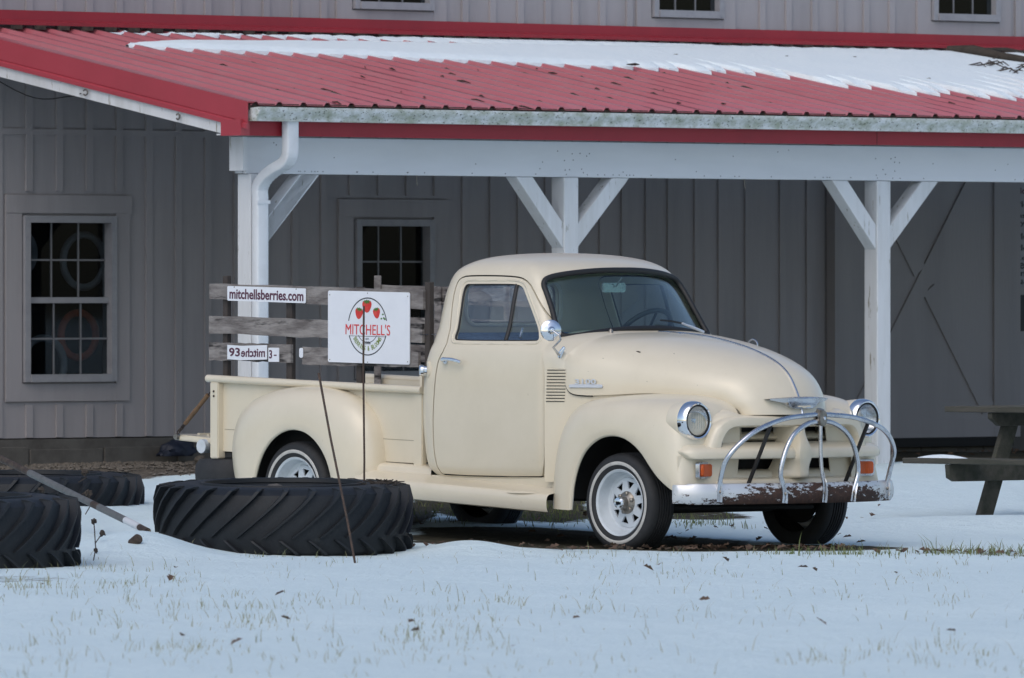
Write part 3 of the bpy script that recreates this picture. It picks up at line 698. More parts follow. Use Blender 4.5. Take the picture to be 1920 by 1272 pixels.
ws_p = chaikin([(0, 1.700), (.2, 1.697), (.40, 1.680), (.535, 1.657), (.585, 1.625), (.597, 1.56), (.612, 1.45), (.638, 1.335), (.632, 1.300), (.575, 1.296), (.4, 1.324), (.2, 1.342), (0, 1.346),
                (-.2, 1.342), (-.4, 1.324), (-.575, 1.296), (-.632, 1.300), (-.638, 1.335), (-.612, 1.45), (-.597, 1.56), (-.585, 1.625), (-.535, 1.657), (-.40, 1.680), (-.2, 1.697)], 2)
rw_p = chaikin(rrect(-.40, .40, 1.372, 1.615, .07, 4), 1)
door_p = chaikin([(1.33, .425), (1.30, .45), (1.275, .55), (1.271, .72), (1.283, .92), (1.306, 1.11), (1.325, 1.165), (1.350, 1.20), (1.354, 1.25), (1.312, 1.44), (1.296, 1.58), (1.305, 1.638), (1.345, 1.664), (1.42, 1.669), (1.64, 1.669), (1.82, 1.663), (1.905, 1.647), (1.985, 1.598),
                  (2.10, 1.474), (2.172, 1.391), (2.248, 1.27), (2.262, 1.22), (2.262, 1.0), (2.255, .70), (2.246, .52), (2.22, .437), (2.18, .425)], 1)
def off(poly, d):
    P = [Vector(p) for p in poly]; n = len(P); out = []; area = sum(P[i].x*P[(i+1) % n].y-P[(i+1) % n].x*P[i].y for i in range(n)); sg = 1 if area > 0 else -1
    for i in range(n):
        t = (P[(i+1) % n]-P[i-1]).normalized(); out.append(tuple(P[i]+Vector((t.y, -t.x))*d*sg))
    return out
cut = MB(); cut.prism(win_p, -1.2, 1.2); cut.prism(ws_p, 1.95, 2.8, 'yz'); cut.prism(rw_p, .8, 1.4, 'yz')
# windows first, one after another
for pr in ((win_p, -1.2, 1.2, 'xz'), (ws_p, 1.9, 2.8, 'yz'), (rw_p, .8, 1.4, 'yz')):
    me_shell = boolean(me_shell, MB().prism(*pr).mesh('c'), 'DIFFERENCE')
doors = []
me_cab = me_shell
for sg in (-1, 1):
    a, b = (-1.2, -.45) if sg < 0 else (.45, 1.2)
    doors.append(boolean(me_shell, MB().prism(off(door_p, -.0045), a, b).mesh('c'), 'INTERSECT'))
    me_cab = boolean(me_cab, MB().prism(off(door_p, .0045), a, b).mesh('c'), 'DIFFERENCE')
def setmats(me, *ms):
    me.materials.clear()
    for m in ms: me.materials.append(M[m])
setmats(me_cab, 'paint', 'interior'); shade(me_cab, 30); link('cab', me_cab, TR)
door_objs = []
for sg, dm in zip((-1, 1), doors):
    setmats(dm, 'paint', 'interior'); shade(dm, 30); door_objs.append(link('door', dm, TR))
# door jamb seen as the dark gap
for sg in (-1, 1):
    P = resample(door_p, .03); mb = MB(); mb.tube([on_side(x, z, -.020, sg) for x, z in P], .0075, 5, closed=True); mb.obj('door_seal', 'dark', TR, 60)
# glass: thin shells cut to the openings
thin = boolean(cab_mb(.012, inner_z(.012)).mesh('t'), cab_mb(.016, inner_z(.016)).mesh('t2'), 'DIFFERENCE')
def glass(name, pr, mat, parent):
    me = boolean(thin, MB().prism(*pr).mesh('c'), 'INTERSECT'); setmats(me, mat); shade(me, 30); return link(name, me, parent)
glass('windshield', (ws_p, 1.9, 2.8, 'yz'), 'wsglass', TR); glass('rear_window', (rw_p, .8, 1.4, 'yz'), 'glass', TR)
ix = max(range(len(win_p)), key=lambda i: win_p[i][0])
for sg, d in zip((-1, 1), door_objs):
    a, b = (-1.2, -.45) if sg < 0 else (.45, 1.2); side = [p for p in win_p]
    glass('window_glass', (win_p, a, b, 'xz'), 'glass', d)
    P = resample(win_p, .02); MB().tube([on_side(x, z, -.012, sg) for x, z in P], .0075, 6, closed=True).obj('window_seal', 'black', d, 60)
    # raised reveal round the opening and the vent window bar
    MB().tube([on_side(x, z, -.004, sg) for x, z in resample(off(win_p, .020), .02)], .0085, 6, closed=True).obj('window_frame', 'paint', d, 60)
    q = [on_side(1.838+(1.866-1.838)*t, 1.614+(1.268-1.614)*t, -.010, sg) for t in np.linspace(0, 1, 8)]
    MB().tube(q, .0125, 6).obj('vent_bar', 'black', d, 60)
    MB().tube([on_side(1.955, 1.285, -.045, sg), on_side(1.94, 1.31, -.05, sg), on_side(1.935, 1.345, -.05, sg)], [.011, .008, .006], 6).obj('vent_latch', 'chrome', d, 60)
    # handle
    hp = [on_side(x, z, o, sg) for x, z, o in ((1.372, 1.146, .006), (1.385, 1.147, .035), (1.42, 1.151, .045), (1.48, 1.149, .047), (1.53, 1.141, .045), (1.565, 1.132, .04))]
    hh = MB(); hh.tube(catmull(hp, 4), [.016]*3+[.014]*5+[.0115]*9+[.010]*4, 8); hh.lathe([(0, 0), (.02, 0), (.017, .012), (.0, .014)], 'y', 14, on_side(1.39, 1.140, .0 if sg > 0 else .012, sg)); hh.obj('handle', 'chrome_new', d, 50)
MB().tube([on_front(y, z, .003) for y, z in resample(off(ws_p, .004), .03)], .0185, 8, closed=True).obj('windshield_gasket', 'black', TR, 60)
MB().tube([on_back(y, z, .002) for y, z in resample(rw_p, .03)], .010, 8, closed=True).obj('rear_window_gasket', 'black', TR, 60)
# inside: pale frame of the rear window, bench seat, wheel, mirror
MB().tube([on_back(y, z, -.045) for y, z in resample(off(rw_p, .012), .03)], .012, 6, closed=True).obj('window_trim', 'interior', TR, 60)
s = bevel(MB().box((1.19, -.66, .62), (1.72, .66, .90)).obj('seat', 'seat', TR), .05, 3)
s = MB().prism([(1.16, .86), (1.32, .88), (1.27, 1.32), (1.16, 1.30)], -.68, .68).obj('seat_back', 'seat', TR); bevel(s, .035, 3)
d = MB().prism([(2.30, .95), (2.10, 1.0), (2.08, 1.14), (2.12, 1.24), (2.28, 1.30)], -.66, .66).obj('dashboard', 'paint', TR); bevel(d, .02, 2)
st = MB(); cx, cy, cz = 1.93, .37, 1.295; ax = Vector((-.75, 0, .66)).normalized(); e1 = Vector((0, 1, 0)); e2 = ax.cross(e1)
st.tube([Vector((cx, cy, cz))+e1*math.cos(a)*.21+e2*math.sin(a)*.21 for a in np.linspace(0, 2*math.pi, 40, endpoint=False)], .016, 8, closed=True)
for a in (.5, math.pi-.5, 1.5*math.pi): st.tube([Vector((cx, cy, cz))-ax*.03, Vector((cx, cy, cz))+e1*math.cos(a)*.2+e2*math.sin(a)*.2], .009, 6)
st.tube([Vector((cx, cy, cz))-ax*.0, Vector((cx, cy, cz))-ax*.5], .022, 8); st.obj('steering_wheel', 'black', TR, 50)
rv = MB(); rv.box((2.0, -.06, 1.565), (2.025, .14, 1.625)); rv = bevel(rv.obj('rear_view_mirror', 'chrome', TR), .008, 2); MB().tube([(2.03, .04, 1.6), (2.09, .04, 1.66)], .006, 6).obj('mirror_stem', 'chrome', rv, 60)

M['reflector'] = worn('lamp_reflector', (.72, .74, .78), (.55, .57, .6), 20, rough=.22, metal=.9)
M['seam_shade'] = simple('crease_shade_paint', (.30, .26, .19), .6)  # darker paint tone for the shade in the bed side crease
M['badge'] = simple('silver_badge', (.62, .65, .70), .3, .35)
# --- hood and cowl: a patch from a lower side line L to the centre line Cc, bent as a superellipse
hk = [  # L.x L.z w  C.x C.z  exponent
    (2.388, 1.06, .746, 2.44, 1.318, 3.0), (2.398, .992, .744, 2.46, 1.318, 3.1), (2.44, .946, .735, 2.51, 1.317, 3.15), (2.55, .933, .702, 2.62, 1.312, 3.05), (2.715, .938, .654, 2.80, 1.298, 2.6), (2.93, .948, .592, 3.02, 1.268, 2.35), (3.17, .942, .519, 3.26, 1.216, 2.2),
    (3.335, .926, .458, 3.46, 1.146, 2.1), (3.423, .903, .412, 3.575, 1.072, 2.05), (3.487, .872, .381, 3.645, .975, 2.0), (3.515, .845, .358, 3.685, .890, 2.0), (3.530, .818, .347, 3.705, .822, 2.0)]
def patch(kk, nspan=5, inset=0, n=30, rear_curve=.0):
    rows = []
    for i, (lx, lz, w, cx, cz, ex) in enumerate(catmull(kk, nspan)):
        row = []; w -= inset
        for th in np.linspace(-math.pi/2, math.pi/2, 2*n+1):
            c, s_ = abs(math.cos(th)), abs(math.sin(th)); a = 2/ex
            q = c**a; y = math.copysign(w*s_**a, th)
            bx = lx+(cx-lx)*q; bz = lz+(cz-inset-lz)*q
            if rear_curve and i < 6: bx -= rear_curve*(1-i/6)*math.sin(min(1, q/.9)*math.pi)**1.0
            row.append((bx, y, bz))
        rows.append(row)
    return rows
hrows = patch(hk, 5, 0, 34, .02)
hood = MB(); hood.grid(hrows)
# turned-under edge so that the lid has thickness
def lip(rows, d):
    out = []
    for r_ in rows: out.append(r_)
    return out
edge = [r_[0] for r_ in hrows]; 
me = hood.mesh('hood', 'paint', None)
ho = link('hood', me, TR); md = ho.modifiers.new('t', 'SOLIDIFY'); md.thickness = .010; md.offset = -1
dg = bpy.context.evaluated_depsgraph_get(); dg.update(); me2 = bpy.data.meshes.new_from_object(ho.evaluated_get(dg)); ho.modifiers.clear(); ho.data = me2; shade(me2, 40)
bv_h = BVHTree.FromPolygons([Vector(p) for p in hood.v], hood.f)
# cowl under and behind the hood
ck = [(2.268, 1.10, .806, 2.20, 1.345, 3.2), (2.30, 1.08, .793, 2.30, 1.345, 3.2), (2.36, 1.03, .768, 2.395, 1.332, 2.95), (2.42, .96, .736, 2.47, 1.308, 2.95), (2.56, .92, .690, 2.64, 1.290, 2.85)]
crow = patch(ck, 5, .007, 34)
crow = [[(r_[0][0], r_[0][1], .40 if r_[0][0] < 2.47 else .80), (r_[0][0], r_[0][1], .65 if r_[0][0] < 2.47 else .82)] + r_ + [(r_[-1][0], r_[-1][1], .65 if r_[0][0] < 2.47 else .82), (r_[-1][0], r_[-1][1], .40 if r_[0][0] < 2.47 else .80)] for r_ in crow]
cowl = MB().grid(crow).obj('cowl', 'paint', TR, 40)
bv_c = BVHTree.FromPolygons([v.co for v in cowl.data.vertices], [tuple(p.vertices) for p in cowl.data.polygons])
def hit(bvh, o, d, out=0):
    h = bvh.ray_cast(Vector(o), Vector(d)); return h[0] - Vector(d)*out if h[0] else None
# seam shadow behind the hood
sm = [Vector(r_[0]) for r_ in hrows[16:0:-1]] + [Vector(p) for p in hrows[0]] + [Vector(r_[-1]) for r_ in hrows[1:17]]; MB().tube([p - Vector((0, math.copysign(.005, p.y) if abs(p.y) > .3 else 0, .004)) for p in sm], .0045, 5).obj('hood_seam', 'dark', TR, 60)
# inner fender skirts closing the gap under the lid
for sg in (0, -1):
    rows = [[(r_[sg][0]-(.02 if i > 40 else 0), r_[sg][1]*(1-.018/max(abs(r_[sg][1]), .1)), r_[sg][2]+dz) for dz in (.03, -.01, -.10, -.22)] for i, r_ in enumerate(hrows) if i > 9]
    MB().grid(rows).obj('inner_fender', 'paint', TR, 60)
# chrome strip along the middle of the hood
cl = [Vector(r_[34]) for r_ in hrows]; MB().tube([p+Vector((.002, 0, .002)) for p in cl[4:]], .0085, 6).obj('hood_strip', 'chrome', TR, 60)
# louvres
for k in range(11):
    z = 1.087-(1.087-.894)*k/10; xa = 2.286-.0008*k; xb = 2.402-.0014*k
    pts = [hit(bv_c, (x, -2, z), (0, 1, 0), .001) for x in np.linspace(xa, xb, 5)]
    if all(pts): 
        lo = MB().tube(pts, .0032, 5, flat=.6).obj('louver', 'dark', TR, 60)
        MB().tube([p+Vector((0, -.002, .0055)) for p in pts], .0038, 5).obj('louver_lip', 'paint', lo, 60)
# 3100 badge, both sides
for sg in (-1, 1):
    a = hit(bv_h, (2.43, sg*2, .99), (0, -sg, 0), .004); b = hit(bv_h, (2.66, sg*2, .99), (0, -sg, 0), .004); ang = math.atan2(b.y-a.y, b.x-a.x)
    bd = bevel(MB().prism([(0, -.010), (.235, -.010), (.237, .004), (.23, .010), (.185, .012), (.05, .012), (.006, .010), (-.002, .004)], -.007, .003).obj('badge', 'badge', TR), .002, 1)
    t = fit_text('3100', .15, .032, 'badge', bold=.02); o = link('lettering', t, bd); o.location = (.042, -.006, .012); md = o.data
    for v in md.vertices: v.co.y *= 3
    bd.location = a if sg < 0 else b; bd.rotation_euler = (0, 0, ang if sg < 0 else ang+math.pi)

# --- fenders: patch from an inner crest line A to the wheel-arch lip B
def thick(o, sg, t=.006):
    me = o.data; yv = sum(p.normal.y*p.area for p in me.polygons)
    if yv*sg < 0: me.flip_normals()
    md = o.modifiers.new('t', 'SOLIDIFY'); md.thickness = t; md.offset = -1; md.material_offset = 1; md.material_offset_rim = 0
    dg = bpy.context.evaluated_depsgraph_get(); dg.update(); m2 = bpy.data.meshes.new_from_object(o.evaluated_get(dg)); o.modifiers.clear(); o.data = m2; shade(m2, 45); return o
def fender(A, B, yin, yout, sg, exs, nspan=4, ns=18):
    A, B = catmull(A, nspan), catmull(B, nspan); yi = catmull([(q,) for q in yin], nspan); yo = catmull([(q,) for q in yout], nspan); ee = catmull([(q,) for q in exs], nspan); rows = []
    for a, b, i, o, ex in zip(A, B, yi, yo, ee):
        row = []; i, o, ex = i[0], o[0], ex[0]
        for ph in np.linspace(0, math.pi/2, ns):
            s_, c = math.sin(ph)**(2/ex), math.cos(ph)**(2/ex) if ph < math.pi/2-1e-6 else 0
            row.append((a[0]+(b[0]-a[0])*(1-c), sg*(i+(o-i)*s_), a[1]+(b[1]-a[1])*(1-c)))
        # rolled lip: turn inwards, then a little way into the wheel well
        mx, mz = np.mean([p[0] for p in B]), .35
        d = np.array([mx-b[0], mz-b[1]]); d = d/max(np.linalg.norm(d), 1e-6)
        row += [(b[0]+d[0]*.008, sg*(o-.004), b[1]+d[1]*.008), (b[0]+d[0]*.012, sg*(o-.016), b[1]+d[1]*.012), (b[0]+d[0]*.004, sg*(o-.03), b[1]+d[1]*.004), (b[0]-d[0]*.012, sg*(o-.034), b[1]-d[1]*.012)]
        rows.append(row)
    return rows
fA = [(2.312, .240), (2.316, .40), (2.338, .58), (2.388, .73), (2.475, .845), (2.60, .905), (2.82, .935), (3.06, .947), (3.28, .940), (3.42, .915), (3.505, .855), (3.535, .76), (3.545, .62), (3.55, .48), (3.55, .36)]
fB = [(2.555, .232), (2.575, .38), (2.615, .50), (2.675, .59), (2.755, .652), (2.84, .688), (2.935, .70), (3.03, .688), (3.12, .652), (3.20, .595), (3.275, .515), (3.345, .445), (3.42, .390), (3.49, .352), (3.545, .328)]
fi = [.64, .64, .64, .64, .64, .64, .58, .51, .435, .39, .37, .37, .38, .40, .40]
fo_ = [.868, .868, .868, .87, .872, .874, .876, .878, .880, .880, .880, .878, .873, .866, .858]
for sg in (-1, 1):
    thick(MB().grid(fender(fA, fB, fi, fo_, sg, [2.9]*8+[3.1, 3.4, 3.6, 3.6, 3.5, 3.3, 3.2], 5, 22)).obj('front_fender', ('paint', 'dark'), TR, 50), sg)
rA = [(-.60, .315), (-.655, .40), (-.685, .56), (-.665, .70), (-.60, .815), (-.46, .90), (-.25, .952), (-.02, .972), (.20, .964), (.40, .918), (.54, .835), (.625, .72), (.665, .56), (.672, .42), (.66, .315)]
rB = [(-.375, .315), (-.365, .38), (-.325, .475), (-.275, .555), (-.205, .625), (-.12, .675), (-.03, .702), (.06, .704), (.145, .685), (.22, .645), (.285, .585), (.335, .51), (.365, .43), (.378, .37), (.38, .315)]
for sg in (-1, 1):
    thick(MB().grid(fender(rA, rB, [.655]*15, [.845, .85, .855, .858, .860, .862, .863, .863, .862, .860, .857, .853, .85, .847, .845], sg, [2.6]*15, 5, 20)).obj('rear_fender', ('paint', 'dark'), TR, 50), sg)

# --- wheel wells, frame, axles
for x0, x1, zt, yw in ((2.50, 3.40, .80, .45), (-.45, .45, .80, .667)):
    for sg in (-1, 1):
        mb = MB(); arc = [((x0+x1)/2+(x1-x0)/2*math.cos(a), .30+(zt-.30)*math.sin(a)) for a in np.linspace(0, math.pi, 20)]
        mb.grid([[(x, sg*y, z) for x, z in arc] for y in (.82, yw)]); o = sg*yw; mb.add([(x, o, z) for x, z in arc], [tuple(range(20))]); mb.obj('wheel_well', 'dark', TR, 60)
ch = MB()
for sg in (-1, 1): ch.box((-1.0, sg*.36-.03, .40), (3.4, sg*.36+.03, .52))
ch.box((2.4, -.40, .42), (3.45, .40, .80)); ch.box((1.0, -.5, .36), (2.3, .5, .44)); ch.obj('chassis', 'dark', TR)
ax = MB(); ax.tube([(2.946, -.7, .275), (2.946, -.45, .245), (2.946, .45, .245), (2.946, .7, .275)], .035, 8).obj('axle', 'dark', TR, 60)
ax = MB(); ax.tube([(0, -.7, .315), (0, .7, .315)], .045, 8).obj('axle', 'dark', TR, 60); MB().lathe([(0, -.14), (.13, -.1), (.15, 0), (.13, .1), (0, .14)], 'x', 16, (0, 0, .315)).obj('differential', 'dark', TR, 60)
MB().tube([(3.18, -.62, .25), (3.18, .62, .24)], .014, 6).obj('tie_rod', 'dark', TR, 60); MB().tube([(2.55, -.5, .24), (3.15, -.55, .25)], .014, 6).obj('drag_link', 'dark', TR, 60); MB().tube([(1.3, -.3, .30), (2.4, -.33, .30), (2.75, -.3, .36)], .03, 8).obj('exhaust_pipe', 'dark', TR, 60)
MB().tube([(2.4, .30, .33), (1.2, .32, .30), (-.2, .40, .36), (-.95, .42, .36)], .027, 8).obj('exhaust_pipe', 'dark', TR, 60)

# --- wheels
def wheel(x, y, z, sg, Rt=.305, front=True):
    """sg: -1 right side (outer face towards -y)"""
    wh = bpy.data.objects.new('wheel', None)
    tw = .105; prof = [(.205, -tw*.86), (.225, -tw*.97), (.262, -tw), (Rt-.022, -tw*.93), (Rt-.007, -tw*.78), (Rt, -tw*.5)]
    for k in range(5):
        o = -tw*.5+tw*(k+.5)/5; prof += [(Rt, o-.007), (Rt-.008, o-.005), (Rt-.008, o+.005), (Rt, o+.007)]
    prof += [(Rt, tw*.5), (Rt-.007, tw*.78), (Rt-.022, tw*.93), (.262, tw), (.225, tw*.97), (.205, tw*.86)]
    o = Vector((x, y, z)); s = -sg                        # outer face at local -tw when sg = -1
    ty = MB().lathe([(r, t*s) for r, t in prof], 'y', 72, o).mesh('tyre', 'rubber', 40)
    wo_ = link('wheel', ty, TR)
    yo = lambda t: t*s
    MB().lathe([(.231, yo(-tw*1.003)), (.234, yo(-tw*1.02)), (.249, yo(-tw*1.024)), (.252, yo(-tw*1.004))], 'y', 72, o).obj('whitewall', 'whitewall', wo_, 40)
    rim = [(.200, yo(-.080)), (.207, yo(-.088)), (.203, yo(-.094)), (.190, yo(-.086)), (.184, yo(-.066)), (.180, yo(-.040)), (.170, yo(-.020)), (.152, yo(-.012)), (.150, yo(-.004))]
    MB().lathe(rim, 'y', 64, o).obj('rim', 'wheelwhite', wo_, 35)
    # disc with eight triangular holes: built sector by sector, holes left open
    ds = MB(); n8 = 8; d0 = yo(-.016)
    def pt(r, a, t): return o + Vector((r*math.cos(a), t, r*math.sin(a)))
    for k in range(n8):
        a0 = 2*math.pi*k/n8+.2; w8 = 2*math.pi/n8; am = a0+w8/2
        
        ring_o = [(.154, a0), (.154, am-.16), (.154, am+.16), (.154, a0+w8)]; ring_i = [(.07, a0), (.07, am-.05), (.07, am+.05), (.07, a0+w8)]
        P = [(.154, a0), (.154, am-.23), (.154, am+.23), (.154, a0+w8), (.131, am-.23), (.131, am+.23), (.086, am-.07), (.086, am+.07), (.07, a0), (.07, am-.07), (.07, am+.07), (.07, a0+w8)]
        top_ = lambda r: d0+yo(-.012*(1-(r-.07)/.084)*1.0)
        for dep in (0, .004):
            ds.add([pt(r, a, top_(r)+yo(dep)) for r, a in P], [(0, 1, 4, 6, 9, 8), (1, 2, 5, 4), (2, 3, 11, 10, 7, 5), (6, 7, 10, 9)])
        for i, j in ((4, 5), (5, 7), (7, 6), (6, 4)):
            (r1, a1), (r2, a2) = P[i], P[j]; ds.add([pt(r1, a1, top_(r1)), pt(r2, a2, top_(r2)), pt(r2, a2, top_(r2)+yo(.012)), pt(r1, a1, top_(r1)+yo(.012))], [(0, 1, 2, 3)])
    ds.obj('wheel_disc', 'wheelwhite', wo_, 25)
    MB().lathe([(0, yo(.03)), (.15, yo(.03))], 'y', 32, o).obj('brake_drum', 'dark', wo_)
    MB().lathe([(.07, yo(-.028)), (.06, yo(-.040)), (.05, yo(-.046)), (.038, yo(-.052)), (.034, yo(-.085)), (.028, yo(-.094)), (0, yo(-.095))], 'y', 24, o).obj('hub', 'steel', wo_, 35)
    MB().lathe([(.033, yo(-.075)), (.036, yo(-.098)), (.030, yo(-.108)), (.016, yo(-.112)), (0, yo(-.112))], 'y', 24, o).obj('hub_cap', 'chrome_new', wo_, 35)
    for k in range(6):
        a = 2*math.pi*k/6+.3; MB().lathe([(.0135, yo(-.025)), (.0135, yo(-.05)), (.008, yo(-.054)), (0, yo(-.054))], 'y', 6, o+Vector((.057*math.cos(a), 0, .057*math.sin(a)))).obj('lug_nut', 'steel', wo_, 30)
    return wo_
for sg in (-1, 1):
    wheel(2.946, .725*sg if sg < 0 else .785, .283, sg); wheel(0, .725*sg if sg < 0 else .86, .318, sg)

# --- running boards with the rolled outer edge
def board(sg):
    mb = MB(); rows = []
    for x in np.linspace(.64, 2.40, 12):
        zt = .405-(x-.74)*.050
        sec = [(.60, zt+.048), (.74, zt+.040), (.80, zt+.026), (.852, zt+.008), (.868, zt+.006), (.888, zt+.002), (.904, zt-.012), (.911, zt-.035), (.909, zt-.080), (.900, zt-.104), (.875, zt-.112)]
        rows.append([(x, sg*y, z) for y, z in sec])
    mb.grid(rows); o = mb.obj('running_board', 'paint', TR, 50)
    # raised step pad
    sp_ = MB(); rows = []
    for r in (1, .8, .45, 0):
        rows.append([(2.13+.175*r*math.cos(a), sg*(.862+.05*r*math.sin(a)), .405-(2.13-.74)*.05-.006+.020*(1-r*r)) for a in np.linspace(0, 2*math.pi, 28, endpoint=False)])
    sp_.grid(rows, closed_v=True).obj('step_pad', 'paint', o, 60)
    for k in range(4):
        y = .70+.035*k; MB().box((.75, min(sg*y, sg*(y+.012)), .412-.0), (.76, max(sg*y, sg*(y+.012)), .414)).obj('tread_rib', 'paint', o)
    # splash panel up to the bed and sill under the door
    MB().grid([[(x, sg*y, z-(x-.70)*.04) for y, z in ((.600, .505), (.655, .497), (.705, .487), (.72, .470), (.725, .40))] for x in (.66, .9, 1.16)]).obj('splash_panel', 'paint', o, 50)
    MB().box((1.20, sg*.74-.012, .33), (2.34, sg*.74+.012, .425)).obj('sill', 'paint', o)
for sg in (-1, 1): board(sg)

# --- the bed
zt = lambda x: 1.035-.0295*(x+.93)
zb = lambda x: .548-.029*(x+.93)
for sg in (-1, 1):
    mb = MB(); y0, y1 = sg*.655, sg*.640
    for y in (y0, y1): mb.add([(-.93, y, zb(-.93)), (1.0, y, zb(1.0)), (1.0, y, zt(1.0)-.03), (-.93, y, zt(-.93)-.03)], [(0, 1, 2, 3)])
    side = mb.obj('bed_side', 'paint', TR)
    MB().grid([[(x, sg*(.657), zb(x)+dz) for dz in (.1435, .1405)] for x in (-.85, .94)]).obj('crease_shade', 'seam_shade', side)  # flat strip with the shade of the crease painted on
    n_ = 12; rail = MB(); rail.tube([(x, sg*.682, zt(x)-.024) for x in np.linspace(-.985, 1.035, 8)], .0245, 12); ra = rail.obj('bed_rail', 'paint', TR, 50)
    # rear stake pocket and front corner post
    bevel(MB().prism([(-.945, .50), (-.865, .50), (-.865, zt(-.86)-.045), (-.945, zt(-.93)-.045)], min(sg*.635, sg*.70), max(sg*.635, sg*.70)).obj('stake_pocket', 'paint', TR), .006, 2)
    bevel(MB().prism([(.945, .475), (1.03, .475), (1.03, zt(1)-.045), (.945, zt(.95)-.045)], min(sg*.635, sg*.675), max(sg*.635, sg*.675)).obj('corner_post', 'paint', TR), .006, 2)
    for z in (.93, .90): MB().lathe([(.008, 0), (.007, sg*.004), (0, sg*.005)], 'y', 8, (-.905, sg*.701, z)).obj('rivet', 'bracket', side, 40)
MB().box((.985, -.655, .50), (1.005, .655, 1.075)).obj('bulkhead', 'paint', TR); MB().tube([(.995, -.66, 1.078), (.995, .66, 1.078)], .016, 8).obj('bulkhead_rail', 'paint', TR, 60)
for k in range(8):
    y = -.63+k*.158; MB().box((-.93, y, .555), (.98, y+.150, .58)).obj('bed_plank', 'weathered', TR)
# tailgate folded down, with its chains
tg = bevel(MB().prism([(-.955, .585), (-1.395, .612), (-1.395, .650), (-.955, .622)], -.61, .61).obj('tailgate', 'paint', TR), .008, 2)
for z0 in (.25, .5, .75): MB().prism([(-1.0-.36*z0, .622+.03*z0), (-1.02-.36*z0, .623+.03*z0), (-1.02-.36*z0, .634+.03*z0), (-1.0-.36*z0, .634+.03*z0)], -.5, .5).obj('rib', 'paint', tg)
for sg in (-1, 1):
    a, b = Vector((-1.335, sg*.625, .662)), Vector((-.955, sg*.665, .945)); d = (b-a); chn = None
    m_ = MB(); m_.tube([a+d*.20, a+d*.52, a+d*.56, a+d*.86], [.014, .016, .014, .015], 8); sl = m_.obj('chain_sleeve', 'tan', TR, 60)
    u = d.normalized(); p = u.cross(Vector((0, 0, 1))).normalized(); q = u.cross(p)
    for k in range(4):
        c_ = a + d*(.015+.05*k); e = p if k % 2 else q
        MB().tube([c_+u*math.cos(t)*.020+e*math.sin(t)*.011 for t in np.linspace(0, 2*math.pi, 14, endpoint=False)], .0042, 5, closed=True).obj('chain_link', 'bracket', sl, 60)
    MB().tube([a+d*.86, b], .005, 5).obj('chain_end', 'bracket', sl, 60)
    MB().lathe([(0, -.016), (.02, -.014), (.024, 0), (.02, .014), (0, .016)], 'y', 14, (-1.36, sg*.615, .634)).obj('latch', 'steel', tg, 50)
# rear bumper stub
rb_ = MB(); rb_.tube([(-1.075, -.66, .575), (-1.09, -.60, .577), (-1.10, .60, .577), (-1.085, .66, .575)], .045, 12, flat=.8); rb_.obj('rear_bumper', 'wheelwhite', TR, 50)
for sg in (-1, 1): bevel(MB().box((-1.06, sg*.58-.02, .535), (-.72, sg*.58+.02, .590)).obj('bumper_bracket', 'bracket', TR), .005, 1)
# spare tyre lying below the bed
sp_ = MB(); sp_.lathe([(.19, -.085), (.22, -.095), (.285, -.088), (.312, -.05), (.315, 0), (.312, .05), (.285, .088), (.22, .095), (.19, .085)], 'z', 40, (-.93, -.42, .405)); sp_.obj('spare_tyre', 'rubber', TR, 40)
# fuel filler on the cab corner
fp = on_side(1.205, 1.078, -.01); nrm = Vector((-.62, -.78, 0)).normalized()
fu = MB(); q1 = nrm.cross(Vector((0, 0, 1))).normalized(); rows = []
for r, t in ((.048, -.02), (.050, .004), (.040, .010), (.036, .012)): rows.append([fp+nrm*t+q1*r*math.cos(a)+Vector((0, 0, r*math.sin(a)*1.25)) for a in np.linspace(0, 2*math.pi, 24, endpoint=False)])
fn = fu.grid(rows, closed_v=True).obj('filler_neck', 'paint', TR, 40); rows = []
for r, t in ((.030, .0), (.032, .03), (.036, .034), (.036, .052), (.028, .060), (0, .061)): rows.append([fp+nrm*t+q1*r*math.cos(a)+Vector((0, 0, r*math.sin(a))) for a in np.linspace(0, 2*math.pi, 24, endpoint=False)])
MB().grid(rows, closed_v=True).obj('fuel_cap', 'chrome_new', fn, 35)

# --- front: lamps, grille, apron
xg = lambda y: 3.690-.20*y*y
for sg in (-1, 1):
    o = Vector((3.40, sg*.733, .787))
    MB().lathe([(.112, -.02), (.117, .03), (.119, .06), (.119, .085), (.114, .092)], 'x', 48, o).obj('headlight_bucket', 'paint', TR, 60)
    ring_ = MB().lathe([(.112, .08), (.122, .086), (.1235, .10), (.121, .122), (.115, .142), (.107, .150), (.099, .146), (.096, .13)], 'x', 56, o).obj('headlight', 'chrome_new', TR, 40)
    MB().lathe([(.0955, .118), (.0955, .140), (.088, .142)], 'x', 48, o).obj('lamp_seal', 'black', ring_, 40)
    MB().lathe([(.088, .136), (.084, .146), (.070, .156), (.045, .163), (.02, .166), (0, .1665)], 'x', 48, o).obj('lens', 'lampglass', ring_, 60)
    MB().lathe([(.0945, .128), (.090, .120), (.078, .100), (.058, .082), (.034, .072), (.012, .069), (0, .069)], 'x', 48, o).obj('reflector', 'reflector', ring_, 60)
    MB().lathe([(0, .118), (.012, .116), (.016, .105), (.014, .08), (.012, .07)], 'x', 16, o).obj('bulb_shield', 'chrome_new', ring_, 60)
    # fluted bars on the lens
    for k in range(-3, 4): MB().box((o.x+.1565-.0012*k*k, o.y+k*.018-.0012, o.z-.045), (o.x+.1580-.0012*k*k, o.y+k*.018+.0012, o.z+.045)).obj('flute', 'lampglass', ring_)
